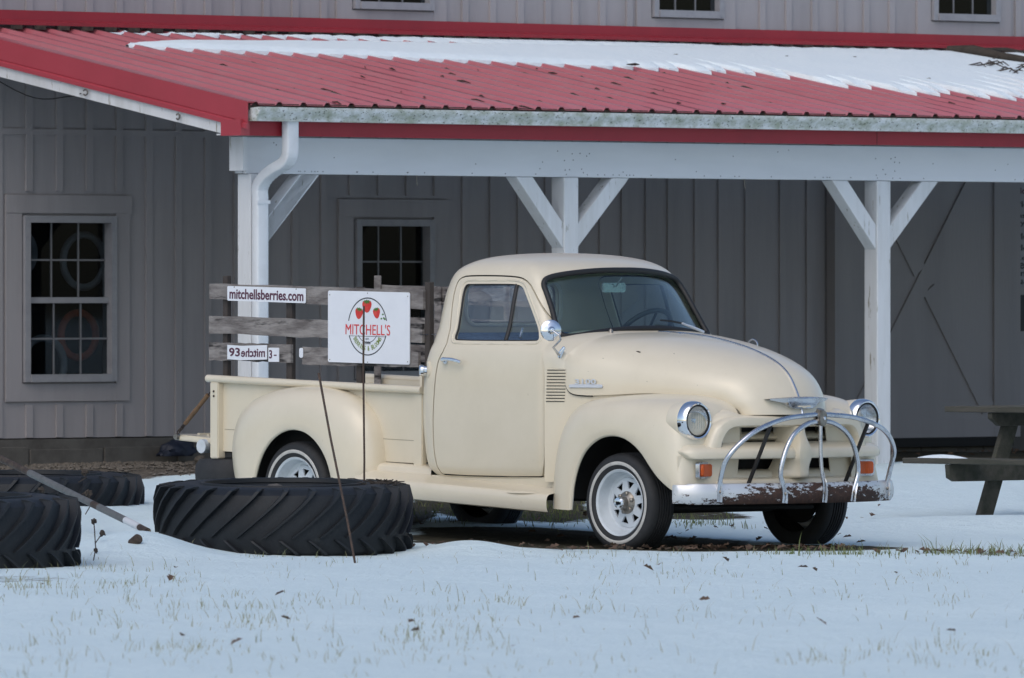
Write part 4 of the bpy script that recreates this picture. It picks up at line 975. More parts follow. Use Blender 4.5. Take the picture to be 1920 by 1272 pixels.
# nose panel between the fenders and the dark opening behind
ap = MB(); rows = []
for y in np.linspace(-.86, .86, 41): rows.append([(xg(y)-.055+ (0 if abs(y) < .6 else 0), y, z) for z in (.30, .345)])
ap.grid(rows)
ap.obj('valance', 'paint', TR, 60)
for sg in (-1, 1):      # panels that carry the parking lamps
    rows = [[(xg(y)-.045-.02*(z-.32), sg*y, z) for z in np.linspace(.315, .575, 4)] for y in np.linspace(.555, .858, 12)]; MB().grid(rows).obj('lamp_panel', 'paint', TR, 60)
    # cheek between header, hood and headlight
    rows = [[(xg(y)-.06-.10*max(0, (z-.62))*1.2-.25*max(0, y-.62)**1.5, sg*y, z) for z in np.linspace(.56, .845, 8)] for y in np.linspace(.36, .80, 14)]; 
MB().box((3.40, -.62, .36), (3.42, .62, .80)).obj('grille_cavity_shade', 'dark', TR)  # dark sheet standing in for the shade inside the grille opening
def sweep_y(sec, y0, y1, n, xo, name, end_round=0):
    """carry an (x,z) section across the nose, following its curve"""
    rows = []
    for y in np.linspace(y0, y1, n):
        e = 1
        if end_round: e = min(1, max(.02, (1-(max(0, abs(y)-(abs(y1)-end_round))/end_round)**2.2)))**.5
        zc = np.mean([z for _, z in sec]); rows.append([(xg(y)+xo+x*(1 if e >= 1 else 1) - (1-e)*.05, y, zc+(z-zc)*e) for x, z in sec])
    mb = MB(); mb.grid(rows, closed_v=True); k = len(sec); mb.f += [tuple(range(k)), tuple(range((n-1)*k, n*k))]; mb.mi += [0, 0]; return mb.obj(name, 'paint', TR, 35)
def rounded(sec, it=2): return chaikin(sec, it)
# the heavy horizontal bar: sloping top, upright face
sweep_y(rounded([(-.16, .655), (-.10, .655), (-.02, .632), (.022, .606), (.024, .562), (.015, .552), (-.16, .552)], 2), -.845, .845, 61, 0, 'grille_bar', .07)
# inner ledges
sweep_y(rounded([(-.22, .72), (-.16, .70), (-.13, .668), (-.22, .655)], 1), -.53, .53, 25, 0, 'grille_ledge')
sweep_y(rounded([(-.20, .49), (-.13, .485), (-.10, .455), (-.10, .42), (-.2, .42)], 1), -.58, .58, 25, 0, 'grille_ledge')
sweep_y(rounded([(-.16, .445), (-.03, .435), (-.008, .42), (-.008, .36), (-.03, .345), (-.16, .345)], 2), -.62, .62, 41, 0, 'lower_grille_bar', .04)
# header: an arched band over the upper opening
def header():
    outr = [(.690, .612), (.672, .66), (.640, .732), (.598, .775), (.540, .802), (.45, .813), (.3, .815), (.15, .816)]; inr = [(.585, .622), (.580, .66), (.555, .705), (.528, .730), (.49, .742), (.42, .745), (.3, .745), (.15, .745)]
    outr = outr + [(0, .816)] + [(-y, z) for y, z in outr[::-1]]; inr = inr + [(0, .745)] + [(-y, z) for y, z in inr[::-1]]
    rows = []
    for (yo_, zo), (yi_, zi) in zip(catmull(outr, 3), catmull(inr, 3)):
        L = lambda t: (yo_+(yi_-yo_)*t, zo+(zi-zo)*t); row = []
        for t, dx in ((-.25, -.15), (0, -.030), (.06, -.012), (.18, .002), (.5, .006), (.82, .002), (.94, -.010), (1, -.030), (1.0, -.13)):
            y, z = L(max(t, 0)) if t >= 0 else L(0); row.append((xg(y)-.008+dx, y, z))
        rows.append(row)
    mb = MB().grid(rows); k = len(rows[0]); mb.f += [tuple(range(k)), tuple(range(len(mb.v)-k, len(mb.v)))]; mb.mi += [0, 0]; return mb.obj('grille_header', 'paint', TR, 40)
header()
# centre post: narrow above, flared and bulged over the bar
cs = [(.750, .030, .05, 3.705), (.70, .033, .055, 3.712), (.655, .040, .06, 3.73), (.61, .056, .075, 3.742), (.56, .060, .085, 3.742), (.52, .048, .10, 3.735), (.48, .044, .125, 3.730), (.445, .044, .15, 3.728), (.432, .040, .145, 3.715)]
rows = []
for z, hw, fl_, xf in catmull(cs, 4):
    sec = [(xf-.20, -fl_), (xf-.10, -fl_*.9), (xf-.03, -hw*1.05), (xf-.006, -hw*.85), (xf, -hw*.5), (xf+.001, 0), (xf, hw*.5), (xf-.006, hw*.85), (xf-.03, hw*1.05), (xf-.10, fl_*.9), (xf-.20, fl_)]
    rows.append([(x, y, z) for x, y in sec])
mb = MB().grid(rows); k = 11; mb.f += [tuple(range(k)), tuple(range(len(mb.v)-k, len(mb.v)))]; mb.mi += [0, 0]; mb.obj('grille_post', 'paint', TR, 40)
# nose fill above the header and beside it, up to the hood edge and the fenders
for sg in (-1, 1):
    rows = []
    for t in np.linspace(0, 1, 16):            # from the centre out to the lamp
        y = .0+.80*t
        ztop = float(np.interp(y, [0, .40, .47, .6, .70, .80], [.822, .822, .86, .82, .76, .70])); x0 = xg(y)-.045-.30*max(0, y-.52)**1.3
        zb0 = float(np.interp(y, [0, .5, .60, .66, .8], [.80, .795, .72, .60, .57]))
        rows.append([(x0-.05*(q**2)-(.0 if q < .9 else .05), sg*y, zb0+(ztop-zb0)*q) for q in np.linspace(0, 1, 6)])
    MB().grid(rows).obj('nose_panel', 'paint', TR, 60)
# parking lamps
for sg in (-1, 1):
    y0 = sg*.693; x = xg(.693)-.045; tl = -.28*sg
    fr = MB(); fr.prism(rrect(-.074, .074, -.052, .052, .016, 3), -.016, .014, 'yz'); pl = bevel(fr.obj('parking_light', 'chrome', TR), .003, 1); pl.location = (x, y0, .487); pl.rotation_euler = (0, 0, tl)
    le = MB(); le.prism(rrect(-.058, .058, -.038, .038, .014, 3), .012, .030, 'yz'); lo = bevel(le.obj('amber_lens', 'amber', pl), .007, 2)
    for k in range(-3, 4): MB().box((.0295, k*.015-.002, -.032), (.0315, k*.015+.002, .032)).obj('lens_rib', 'amber', pl)
# hood emblem with the bow-tie patch
em = MB(); xs_ = lambda y: (hit(bv_h, (5, y, .89), (-1, 0, 0), 0) or Vector((3.69-.3*y*y, y, .89))).x
rows = []
for y in np.linspace(-.25, .25, 41):
    t = abs(y)/.25; hi_ = .930-.012*t**2; lo_ = float(np.interp(t, [0, .34, .40, .62, .9, 1], [.855, .855, .862, .892, .905, .912])); x = 3.70-.42*y*y
    th = .030*(1-t**3)+.003; rows.append([(x-.05, y, hi_-.004), (x+th*.3, y, hi_), (x+th, y, hi_-.010*(1-t)-.002), (x+th, y, max(lo_, hi_-.030)), (x+th*.55, y, lo_+.003), (x+th*.3, y, lo_), (x-.05, y, lo_)])
em.grid(rows); emo = em.obj('hood_emblem', 'chrome', TR, 35)
bt = [(-.055, -.011), (-.020, -.011), (-.014, -.016), (.014, -.016), (.020, -.011), (.055, -.011), (.045, .008), (.018, .008), (.012, .013), (-.012, .013), (-.018, .008), (-.045, .008)]
o = MB().prism(bt, 0, .004, 'yz').obj('bow_tie', 'paint', emo); o.location = (3.7195, 0, .877); o.rotation_euler = (0, R(-10), 0)
# bumper with plan curve, painted chrome flaked to rust
xb = lambda y: float(np.interp(abs(y), [0, .15, .33, .55, .75, .84, .90, .93], [3.855, 3.852, 3.834, 3.783, 3.700, 3.655, 3.598, 3.555]))
xbs = catmull([(y, xb(y)) for y in (-.93, -.90, -.84, -.75, -.55, -.33, -.15, 0, .15, .33, .55, .75, .84, .90, .93)], 4)
rows = []
for y, x in xbs:
    y, x = float(y), float(x); e = 1 if abs(y) < .88 else .9
    sec = [(-.035, .402), (-.022, .410), (-.008, .406), (.003, .385), (.010, .355), (.008, .325), (-.004, .296), (-.02, .283), (-.035, .286)]
    rows.append([(x+a, y, .345+(b-.345)*e+.0) for a, b in sec])
mb = MB().grid(rows, closed_v=True); k = 9; mb.f += [tuple(range(k)), tuple(range(len(mb.v)-k, len(mb.v)))]; mb.mi += [0, 0]; bp = mb.obj('bumper', 'bumper', TR, 40)
for sg in (-1, 1): MB().box((3.30, sg*.38-.025, .31), (3.80, sg*.38+.025, .37)).obj('bumper_iron', 'bracket', TR)
# grille guard: two hoops, an upright, a clamp and black stays
gd = 3.862
hoop1 = [(3.708, -.724, .30), (3.715, -.726, .36), (3.727, -.728, .42), (3.760, -.728, .52), (3.802, -.704, .60), (3.842, -.612, .69), (gd, -.49, .752), (gd, -.30, .800), (gd, -.10, .818), (gd, 0, .820)]
hoop2 = [(3.838, -.295, .29), (3.846, -.298, .345), (3.852, -.315, .40), (3.852, -.335, .46), (3.858, -.325, .54), (gd, -.285, .635), (gd, -.22, .712), (gd, -.11, .768), (gd, 0, .782)]
def hoop(pts):
    full = pts + [(x, -y, z) for x, y, z in pts[-2::-1]]; c = [tuple(p) for p in catmull(full, 6)]; L = len(c)
    rs = [.0155 for i in range(L)]
    mb = MB().tube(c, rs, 10); o = mb.obj('guard_hoop', 'chrome', TR, 60)
    for p in (pts, [(x, -y, z) for x, y, z in pts]):
        foot = [tuple(Vector(q)+Vector((.006, 0, 0))) for q in catmull(p[:3], 5)]
        MB().tube(foot, [.028]*3+[.026]*3+[.023]*2+[.018]*3, 10, flat=.28).obj('hoop_foot', 'chrome', o, 60)
        b_ = Vector(p[1]); MB().lathe([(.013, 0), (.012, .008), (.007, .013), (0, .014)], 'x', 10, b_+Vector((.012, 0, -.0))).obj('bolt', 'steel', o, 50)
    return o
hoop(hoop1); hoop(hoop2)
up_ = [(3.858, .028, .29), (3.866, .026, .345), (3.872, .020, .40), (3.866, .008, .47), (gd, .0, .60), (gd, 0, .80)]
uo = MB().tube([tuple(p) for p in catmull(up_, 5)], .0125, 10).obj('guard_upright', 'chrome', TR, 60)
MB().tube([tuple(Vector(q)+Vector((.006, 0, 0))) for q in catmull(up_[:4], 5)], [.026]*8+[.022]*4+[.014]*4, 10, flat=.3).obj('upright_foot', 'chrome', uo, 60); MB().lathe([(.013, 0), (.012, .008), (0, .013)], 'x', 10, (3.875, .026, .345)).obj('bolt', 'steel', uo, 50)
cp = bevel(MB().prism(rrect(-.034, .034, .752, .848, .030, 5), 3.868, 3.888, 'yz').obj('guard_clamp', 'steel', TR), .004, 2)
bevel(MB().prism(rrect(-.034, .034, .755, .842, .02, 3), 3.832, 3.850, 'yz').obj('clamp_back', 'steel', cp), .003, 1); MB().lathe([(.012, 0), (.011, .006), (0, .010)], 'x', 10, (3.888, .006, .800)).obj('bolt', 'chrome_new', cp, 50); MB().tube([(3.855, 0, .835), (3.862, 0, .855)], .024, 10).obj('clamp_top', 'steel', cp, 50)
for sg in (-1, 1): MB().beam((3.855, sg*.42, .765), (3.66, sg*.42, .400), .022, .012, (0, 1, 0)).obj('guard_stay', 'black', TR)

# --- mirror, wipers, antenna stub and other small parts
mh = Vector((2.425, -.895, 1.332)); md_ = Vector((.86, -.48, .05)).normalized(); e1 = md_.cross(Vector((0, 0, 1))).normalized(); e2 = e1.cross(md_); rows = []
for r, t in ((0, -.012), (.058, -.012), (.0655, -.008), (.066, -.002), (.060, .004), (.044, .009), (.024, .014), (.016, .024), (.012, .034), (.0, .035)): rows.append([mh+md_*t+e1*r*math.cos(a)+e2*r*math.sin(a) for a in np.linspace(0, 2*math.pi, 32, endpoint=False)])
mo = MB().grid(rows, closed_v=True).obj('side_mirror', 'chrome_new', TR, 35)
bs = hit(bv_c, (2.352, -2, 1.185), (0, 1, 0), .004) or Vector((2.352, -.77, 1.185))
MB().tube([mh+md_*.03, mh+Vector((.086, -.01, -.03)), mh+Vector((.088, .0, -.055)), mh+Vector((.0, .02, -.105)), bs+Vector((.012, -.03, .0)), bs], [.007, .0065, .0065, .0065, .009, .012], 8).obj('mirror_arm', 'chrome', mo, 60)
MB().tube([bs+Vector((-.02, .0, -.045)), bs+Vector((.0, -.006, 0)), bs+Vector((.03, .005, .045))], [.010, .02, .010], 10, flat=.5).obj('mirror_base', 'chrome_new', mo, 60)
for sg in (1, -1):
    pv = on_front(sg*.50 if sg > 0 else -.12, 1.318, .03)
    y0, y1, y2 = (.50, .30, .08) if sg > 0 else (-.13, -.28, -.48)
    if sg > 0:
        wp = MB().tube([on_front(.53, 1.317, .03), on_front(.42, 1.345, .035), on_front(.32, 1.372, .028)], [.012, .010, .007], 6).obj('wiper_arm', 'badge', TR, 60)
        MB().tube([on_front(y, z, .020) for y, z in ((.43, 1.347), (.33, 1.372), (.22, 1.386), (.12, 1.392))], .0065, 5, flat=.6).obj('wiper_blade', 'black', wp, 60)
    else:
        MB().lathe([(.016, 0), (.014, .02), (.006, .03), (0, .03)], 'z', 12, on_front(-.34, 1.315, .035)-Vector((0, 0, .005))).obj('wiper_pivot', 'steel', TR, 50)
# far cowl grab ring
lp = hit(bv_h, (2.9, .38, 3), (0, 0, -1), 0); MB().tube([lp+Vector((.04*math.cos(a), 0, .035*math.sin(a))) for a in np.linspace(-.2, math.pi+.2, 12)], .006, 6).obj('hood_loop', 'chrome', TR, 60)
ch_ = MB()
for x, z in ((2.80, 1.20), (2.62, 1.16), (2.95, 1.02), (3.10, 1.14), (3.02, 1.19), (3.28, 1.00), (2.55, 1.08)):
    p = hit(bv_h, (x, -2, z), (0, 1, 0), .001); k_ = 1 if x == 2.80 else random.uniform(.15, .3); ch_.tube([p+Vector((-.02, 0, .004))*k_, p, p+Vector((.022, -.001, -.001))*k_], [.002*k_, .006*k_, .002*k_], 5, flat=.4)
stuff(ch_.obj('paint_chip', 'bracket', TR, 60))
# ---------------------------------------------------------------- stake sides in the bed and the signs on them
def at_truck(o): o.location = T_O; o.rotation_euler = (0, 0, T_A); return o
def slat(parent, x0, x1, zl, zr, hl, hr, y, th=.022, mat='weathered'):
    """one rough board; zl, zr: top at its two ends"""
    mb = MB(); n = 14; rows = []
    for i in range(n+1):
        t = i/n; x = x0+(x1-x0)*t; z1 = zl+(zr-zl)*t+random.uniform(-.003, .003); z0 = z1-(hl+(hr-hl)*t)+random.uniform(-.003, .003)
        w_ = random.uniform(-.002, .002); rows.append([(x, y-th+w_, z0), (x, y+w_, z0), (x, y+w_, z1), (x, y-th+w_, z1)])
    mb.grid(rows, closed_v=True); mb.f += [(0, 1, 2, 3), (n*4+3, n*4+2, n*4+1, n*4)]; mb.mi += [0, 0]
    return mb.obj('slat', mat, parent)
rk = thing('stake_side', 'weathered stake side with three slats carrying the white signs, nearer side of the bed', 'stake side', T_O, T_A, 'wooden stake sides in the truck bed')
slat(rk, -.994, 1.024, 1.623, 1.578, .099, .122, -.640)
slat(rk, -.994, 1.012, 1.416, 1.368, .112, .118, -.640)
slat(rk, -.994, -.216, 1.244, 1.234, .112, .116, -.640)
slat(rk, -.105, .98, 1.220, 1.190, .114, .095, -.640)
for x, z1, w_ in ((-.87, 1.672, .045), (-.258, 1.55, .055), (.40, 1.60, .05), (1.035, 1.63, .05)):
    mb = MB(); mb.box((x-w_/2, -.638, zt(x)-.30), (x+w_/2, -.600, z1)); bevel(mb.obj('stake', 'darkwood', rk), .004, 1)
rf_ = thing('stake_side', 'weathered stake side on the far side of the bed behind the big sign', 'stake side', T_O, T_A, 'wooden stake sides in the truck bed')
slat(rf_, -.80, 1.02, 1.614, 1.580, .115, .115, .640); slat(rf_, -.80, 1.02, 1.41, 1.37, .11, .11, .640); slat(rf_, -.80, 1.02, 1.232, 1.19, .11, .1, .640)
for x, z1 in ((-.775, 1.674), (-.2, 1.6), (.45, 1.6), (1.03, 1.63)):
    bevel(MB().box((x-.03, .60, zt(x)-.30), (x+.03, .616, z1)).obj('stake', 'weathered', rf_), .004, 1)
wr = MB(); wr.tube([(1.0, -.665, 1.30), (1.10, -.60, 1.303), (1.16, -.55, 1.302)], .003, 5); o = at_truck(wr.obj('tie_wire', 'chrome', None, 60)); tag(o, 'thin wire tying the nearer stake side to the cab corner', 'wire')
wr = MB(); wr.tube([(.56, .59, 1.640), (.60, .58, 1.652), (.75, .60, 1.632), (1.0, .60, 1.62)], .003, 5); o = at_truck(wr.obj('tie_wire', 'chrome', None, 60)); tag(o, 'thin wire along the top of the far stake side', 'wire')
SY = -.668
def plate(name, label, poly, y0=SY-.004, y1=SY, cat='sign'):
    t = thing(name, label, cat, T_O, T_A); MB().prism(poly, y0, y1).obj('sign_plate', 'signwhite', t); return t
def flat(parent, name, poly, y, mat):
    n = len(poly); me = MB().add([(a, y, b) for a, b in poly] + [(a, y+.0005, b) for a, b in poly], [tuple(range(n)), tuple(range(2*n-1, n-1, -1))] + [(i, (i+1) % n, (i+1) % n+n, i+n) for i in range(n)]).mesh(name, mat); return link(name, me, parent)
def put(parent, me, x, y, z, rot=0):
    o = link('lettering', me, parent); o.location = (x, y, z); o.rotation_euler = (0, rot, 0); return o
# web address
s1 = plate('web_sign', 'long narrow white sign lettered mitchellsberries.com in maroon', [(a, b-.022*(a+.43)) for a, b in rrect(-.808, -.060, 1.504, 1.598, .010, 3)])
put(s1, fit_text('mitchellsberries.com', .705, .066, 'maroon', bold=.022), -.786, SY-.0052, 1.5240, .022)
for v in (-.74, -.15): MB().lathe([(.005, 0), (.004, -.002), (0, -.003)], 'y', 8, (v, SY-.004, 1.592-.022*(v+.43))).obj('screw', 'steel', s1)
# folded number sign
s2 = thing('number_sign', 'short white sign with 93 and mirrored maroon letters on the bottom slat', 'sign', T_O, T_A)
z0, z1 = 1.137, 1.229
mb = MB(); pts = [(-.808, SY), (-.66, SY-.012), (-.428, SY)]
mb.grid([[(x, y-d, z) for d, z in ((0, z0-(.006 if i == 1 else 0)), (0, z1-(.006 if i == 1 else 0)), (.004, z1-(.006 if i == 1 else 0)), (.004, z0-(.006 if i == 1 else 0)))] for i, (x, y) in enumerate(pts)], closed_v=True)
mb.f += [(0, 1, 2, 3), (11, 10, 9, 8)]; mb.mi += [0, 0]; mb.obj('sign_plate', 'signwhite', s2)
o = put(s2, fit_text('93', .115, .055, 'maroon', bold=.02), -.787, SY-.0075, 1.155); o.rotation_euler = (0, 0, math.atan2(-.012, .148))
o = put(s2, fit_text('mitche', .215, .056, 'maroon', bold=.02, mirror=True), -.660, SY-.0172, 1.152); o.rotation_euler = (0, 0, math.atan2(.012, .232))
s3 = plate('number_sign', 'small white sign fragment with a 3 and a dash, beside the mirrored letters', rrect(-.418, -.318, 1.122, 1.212, .004, 2), SY-.001, SY+.004)
put(s3, fit_text('3', .028, .055, 'maroon', bold=.02), -.409, SY-.0022, 1.143); flat(s3, 'lettering', rrect(-.365, -.338, 1.160, 1.168, .002, 2), SY-.0022, 'maroon')
s4 = plate('sign_scrap', 'tiny white metal scrap at the broken end of the bottom slat', rrect(-.125, -.090, 1.150, 1.212, .012, 3), SY-.001, SY+.003, 'scrap')
# the farm sign
bx0, bx1, bz0, bz1 = .152, .912, 1.118, 1.571; bcx, bcz = .523, 1.350
sh = lambda x: -.017*(x-bcx)
s5 = plate('farm_sign', 'large white sign with strawberry emblem and red name, on the stake side', [(a, b+sh(a)) for a, b in rrect(bx0, bx1, bz0, bz1, .014, 4)], SY-.006, SY)
yy = SY-.0066
def arc_band(r0, r1, a0, a1, n=40, cx=bcx, cz=bcz, sy=1.0): return [(cx+r1*math.cos(a), cz+sy*r1*math.sin(a)) for a in np.linspace(a0, a1, n)] + [(cx+r0*math.cos(a), cz+sy*r0*math.sin(a)) for a in np.linspace(a1, a0, n)]
def band(r0, r1, a0, a1, mat, name='emblem_ring', n=40, y=yy, cz=bcz):
    mb = MB(); rows = [[(bcx+r*math.cos(a), y-d, cz+r*math.sin(a)) for r, d in ((r0, 0), (r1, 0), (r1, .0005), (r0, .0005))] for a in np.linspace(a0, a1, n)]
    mb.grid(rows, closed_v=True); return mb.obj(name, mat, s5)
band(.176, .183, .20, math.pi-.20, 'blackprint'); band(.176, .183, math.pi+.32, 2*math.pi-.32, 'blackprint')
band(.100, .104, math.pi+.58, 2*math.pi-.58, 'blackprint')
flat(s5, 'emblem_bar', [(bcx-.172, bcz-.0575), (bcx+.172, bcz-.0635), (bcx+.172, bcz-.0665), (bcx-.172, bcz-.0605)], yy, 'blackprint')
put(s5, fit_text("MITCHELL'S", .415, .068, 'redprint', bold=.0), bcx-.205, yy-.0008, bcz-.050, .017)
put(s5, fit_text('EST.', .034, .010, 'blackprint'), bcx-.017, yy-.0006, bcz-.083); put(s5, fit_text('2006', .056, .019, 'blackprint'), bcx-.028, yy-.0006, bcz-.112)
word = 'BERRIES & BLOOMS'; n = len(word)
for i, chh in enumerate(word):
    if chh == ' ': continue
    a = math.pi+.52+(math.pi-1.04)*(i+.5)/n; w_ = {'I': .006, '&': .016, 'M': .022}.get(chh, .0155)
    t = fit_text(chh, w_, .030, 'greenprint', bold=.01); r = .153; ph = a+math.pi/2
    o = put(s5, t, 0, 0, 0, -ph); c_ = Vector((bcx+r*math.cos(a), yy-.0006, bcz+r*math.sin(a)))
    o.location = c_ - Vector((math.cos(ph), 0, math.sin(ph)))*w_/2 - Vector((-math.sin(ph), 0, math.cos(ph)))*.0
def berry(cx, cz, w_, h_, y, rot=0):
    out = [(0, -.5), (.2, -.42), (.4, -.12), (.5, .2), (.42, .42), (.15, .5), (-.15, .5), (-.42, .42), (-.5, .2), (-.4, -.12), (-.2, -.42)]; out = chaikin(out, 2); c, s_ = math.cos(rot), math.sin(rot)
    T = lambda u, v: (cx+u*w_*c-v*h_*s_, cz+u*w_*s_+v*h_*c)
    b_ = flat(s5, 'strawberry', [T(u, v) for u, v in out], y, 'berry')
    lf_ = []
    for k in range(11):
        a = math.pi*k/10; rr = .30 if k % 2 == 0 else .62; lf_.append(T(rr*math.cos(a)*.8, .40+rr*math.sin(a)*.32))
    lf2 = lf_ + [T(-.25, .22), T(-.1, .34), T(0, .18), T(.1, .34), T(.28, .22)]
    flat(b_, 'strawberry_leaf', lf2, y-.0012, 'leafprint')
berry(bcx-.005, bcz+.125, .090, .078, yy-.0012); berry(bcx+.085, bcz+.082, .068, .066, yy-.0004, .15); berry(bcx-.080, bcz+.080, .074, .070, yy-.0004, -.15)
for x, z in ((.142, .075), (.150, .052), (.128, .048), (.160, .045)): flat(s5, 'sprig', chaikin([(bcx+x-.010, bcz+z), (bcx+x, bcz+z+.009), (bcx+x+.011, bcz+z+.002), (bcx+x, bcz+z-.006)], 1), yy, 'leafprint')
for a, b in ((.17, 1.55), (.895, 1.54), (.17, 1.14), (.895, 1.13), (.523, 1.56), (.523, 1.125)): MB().lathe([(.004, 0), (.003, -.002), (0, -.002)], 'y', 8, (a, yy, b)).obj('screw', 'steel', s5)

# ---------------------------------------------------------------- rods, tractor tyres, pole
def rod(label, a, b, r):
    a, b = Vector(a), Vector(b); o = MB().tube([a, a.lerp(b, .3)+Vector((.004, 0, 0)), a.lerp(b, .7)-Vector((.003, 0, 0)), b], r, 7).obj('metal_rod', 'rodrust', None, 60); tag(o, label, 'rod', 'thin metal rods by the tractor tyre'); return o
rod('upright thin rusty rod rising from the big tyre in front of the farm sign', (-.901, 55.05, .15), (-.899, 55.0, 1.482), .0065)
rod('leaning thin rusty rod stuck in the snow before the big tyre', (-.885, 52.37, -.12), (-1.122, 52.62, 1.097), .0072)
RT, HW = .765, .215
cprof = [(.46, HW*.80), (.50, HW*.96), (.60, HW*1.0), (.69, HW*.94), (.735, HW*.80), (.752, HW*.5), (.760, 0), (.752, -HW*.5), (.735, -HW*.80), (.69, -HW*.94), (.60, -HW*1.0), (.50, -HW*.96), (.46, -HW*.80), (.44, -HW*.5), (.47, 0), (.44, HW*.5), (.46, HW*.80)]
carc = MB().lathe(cprof, 'z', 72).mesh('tractor_tyre', 'oldrubber', 40)
rin = [(.462, .0), (.475, HW*1.015), (.485, HW*1.02), (.492, 0)]
def lug_mesh(up):
    """a tread bar from the shoulder down past the middle, slanting round the tyre"""
    mb = MB(); rows = []; zs_ = np.linspace(HW*.93, -HW*(.38 if up else -.45), 8)
    for i, z in enumerate(zs_):
        t = i/7; a = -(.40 if up else .16)*t**1.15; rr = float(np.interp(abs(z), [0, HW*.5, HW*.8, HW*.94], [.760, .752, .735, .69])); wd = .024-.006*t; top_ = .790-.022*max(0, 1-t*3.5)-.012*t**6
        sec = []
        for da, r in ((-wd, rr-.012), (-wd*.62, top_), (wd*.62, top_), (wd, rr-.012)): sec.append((r*math.cos(a+da/1.0), r*math.sin(a+da/1.0), z if up else -z))
        rows.append(sec)
    # shoulder end wraps on to the sidewall
    s0 = [((r-.06)*math.cos(da), (r-.06)*math.sin(da), (HW*.99 if up else -HW*.99)) for da, r in ((-.028, .735), (-.02, .765), (.02, .765), (.028, .735))]
    mb.grid([s0]+rows); k = 4; mb.f += [(0, 1, 2, 3), tuple(len(mb.v)-1-i for i in range(4))]; mb.mi += [0, 0]; return mb.mesh('tread_lug', 'oldrubber', 25)
lug_u, lug_d = lug_mesh(True), lug_mesh(False)
soil_me = None
def tyre(label, cx, cy, cz, rot, tilt, soil=True, nl=28):
    o = link('tractor_tyre', carc.copy() if False else carc); tag(o, label, 'tyre', 'old tractor tyres lying in the snow'); o.location = (cx, cy, cz); o.rotation_euler = (tilt, 0, 0)
    for k in range(nl):
        for up, me in ((1, lug_u), (0, lug_d)):
            l = link('tread_lug', me, o); l.rotation_euler = (0, 0, rot+2*math.pi*(k+.5*(1-up))/nl)
    MB().lathe([(.476, HW*.90), (.480, HW*1.01), (.490, HW*1.03), (.502, HW*1.02), (.506, HW*.95)], 'z', 64).obj('bead', 'oldrubber', o, 40)
    if soil:
        rows = []
        for r in (.0, .15, .3, .42, .475): rows.append([(r*math.cos(a), r*math.sin(a), HW*.70+.03*math.sin(3*a+r*9)*(r < .45)+.015*math.cos(7*a)) for a in np.linspace(0, 2*math.pi, 40, endpoint=False)])
        MB().grid(rows, closed_v=True).obj('soil', 'gravel_stone', o, 60)
    return o
tyre('largest looking tractor tyre lying flat in front of the truck bed, thin rods beside it', -1.387, 54.97, .198, .05, R(1.7))
tyre('tractor tyre at the left edge, nearest one, low in the snow', -3.262, 52.06, .185, .12, R(1.2))
tyre('tractor tyre farther back at the left, with the grey pole over it', -3.215, 59.85, .155, .2, R(1.0))
pl = thing('pole', 'banded grey pole leaning over the back tyre down to the snow', 'pole', (0, 0, 0))
pa, pb = Vector((-3.46, 58.2, .585)), Vector((-2.19, 54.55, .128)); D = pb-pa
for a, b, m, r in ((0, .34, 'bracket', .021), (.3405, .545, 'pvc', .0225), (.5455, .70, 'pvc', .0215), (.7005, .735, 'bracket', .0215), (.7355, .88, 'pvc', .0222), (.8805, .955, 'polewhite', .022), (.9555, 1, 'bracket', .0195)):
    MB().tube([pa+D*a, pa+D*b], r, 12).obj('pole_section', m, pl, 50)
MB().tube([pa+D*.62+Vector((-.06, 0, -.07)), pa+D*.62+Vector((0, -.024, .0)), pa+D*.63+Vector((.02, -.02, .03))], .004, 5).obj('twine', 'bracket', pl, 60)
# dried seed heads and weeds by the tyres
def seed_head(label, p, top_, r, bend=.03):
    t = thing('dried_plant', label, 'dried plant', p, 0, 'dried plants among the tyres'); q = Vector(top_)-Vector(p)
    MB().tube([(0, 0, 0), q*.5+Vector((bend, 0, 0)), q], .0035, 5).obj('stem', 'twig', t, 60)
    bm = bmesh.new(); bmesh.ops.create_icosphere(bm, subdivisions=2, radius=r)
    for v in bm.verts: v.co *= .85+.9*mnoise.noise(v.co*75+Vector(p)); v.co.z *= 1.1
    me = bpy.data.meshes.new('seed_head'); bm.to_mesh(me); bm.free(); me.materials.append(M['twig']); o = link('seed_head', me, t); o.location = q
    return t
P_ = lambda px, py, Y: ((px-960)*Y/17000, Y, H_CAM-(py-545)*Y/17000)
seed_head('dark seed head on a stem above the back tyre, uppermost', P_(147, 905, 59.2), P_(159, 887, 59.2), .026)
seed_head('dark seed head beside the lower half of the pole', P_(160, 965, 57.0), P_(165, 926, 57.0), .026)
seed_head('pale seed head left of the pole over the front tyre', P_(70, 940, 53.0), P_(78, 919, 53.0), .022)
seed_head('drooping weed with dark heads between the two left tyres, right one', P_(176, 1040, 53.5), P_(192, 1000, 53.5), .020, -.02)
seed_head('drooping weed with dark heads between the two left tyres, lowest', P_(172, 1060, 53.0), P_(180, 1032, 53.0), .014, .02)
seed_head('bare weed close to the front tyre wall between the tyres', P_(170, 1080, 52.5), P_(176, 978, 52.9), .02, .02)
tb = thing('pipe_stub', 'dark round pipe stub sticking out of the snow left of the big tyre', 'pipe', P_(256, 1013, 53.3), R(35))
MB().lathe([(0, -.03), (.024, -.028), (.030, -.02), (.030, .05), (0, .05)], 'y', 20).obj('pipe_wall', 'bracket', tb, 40); tb.rotation_euler = (R(-25), 0, R(35))
twg = MB()
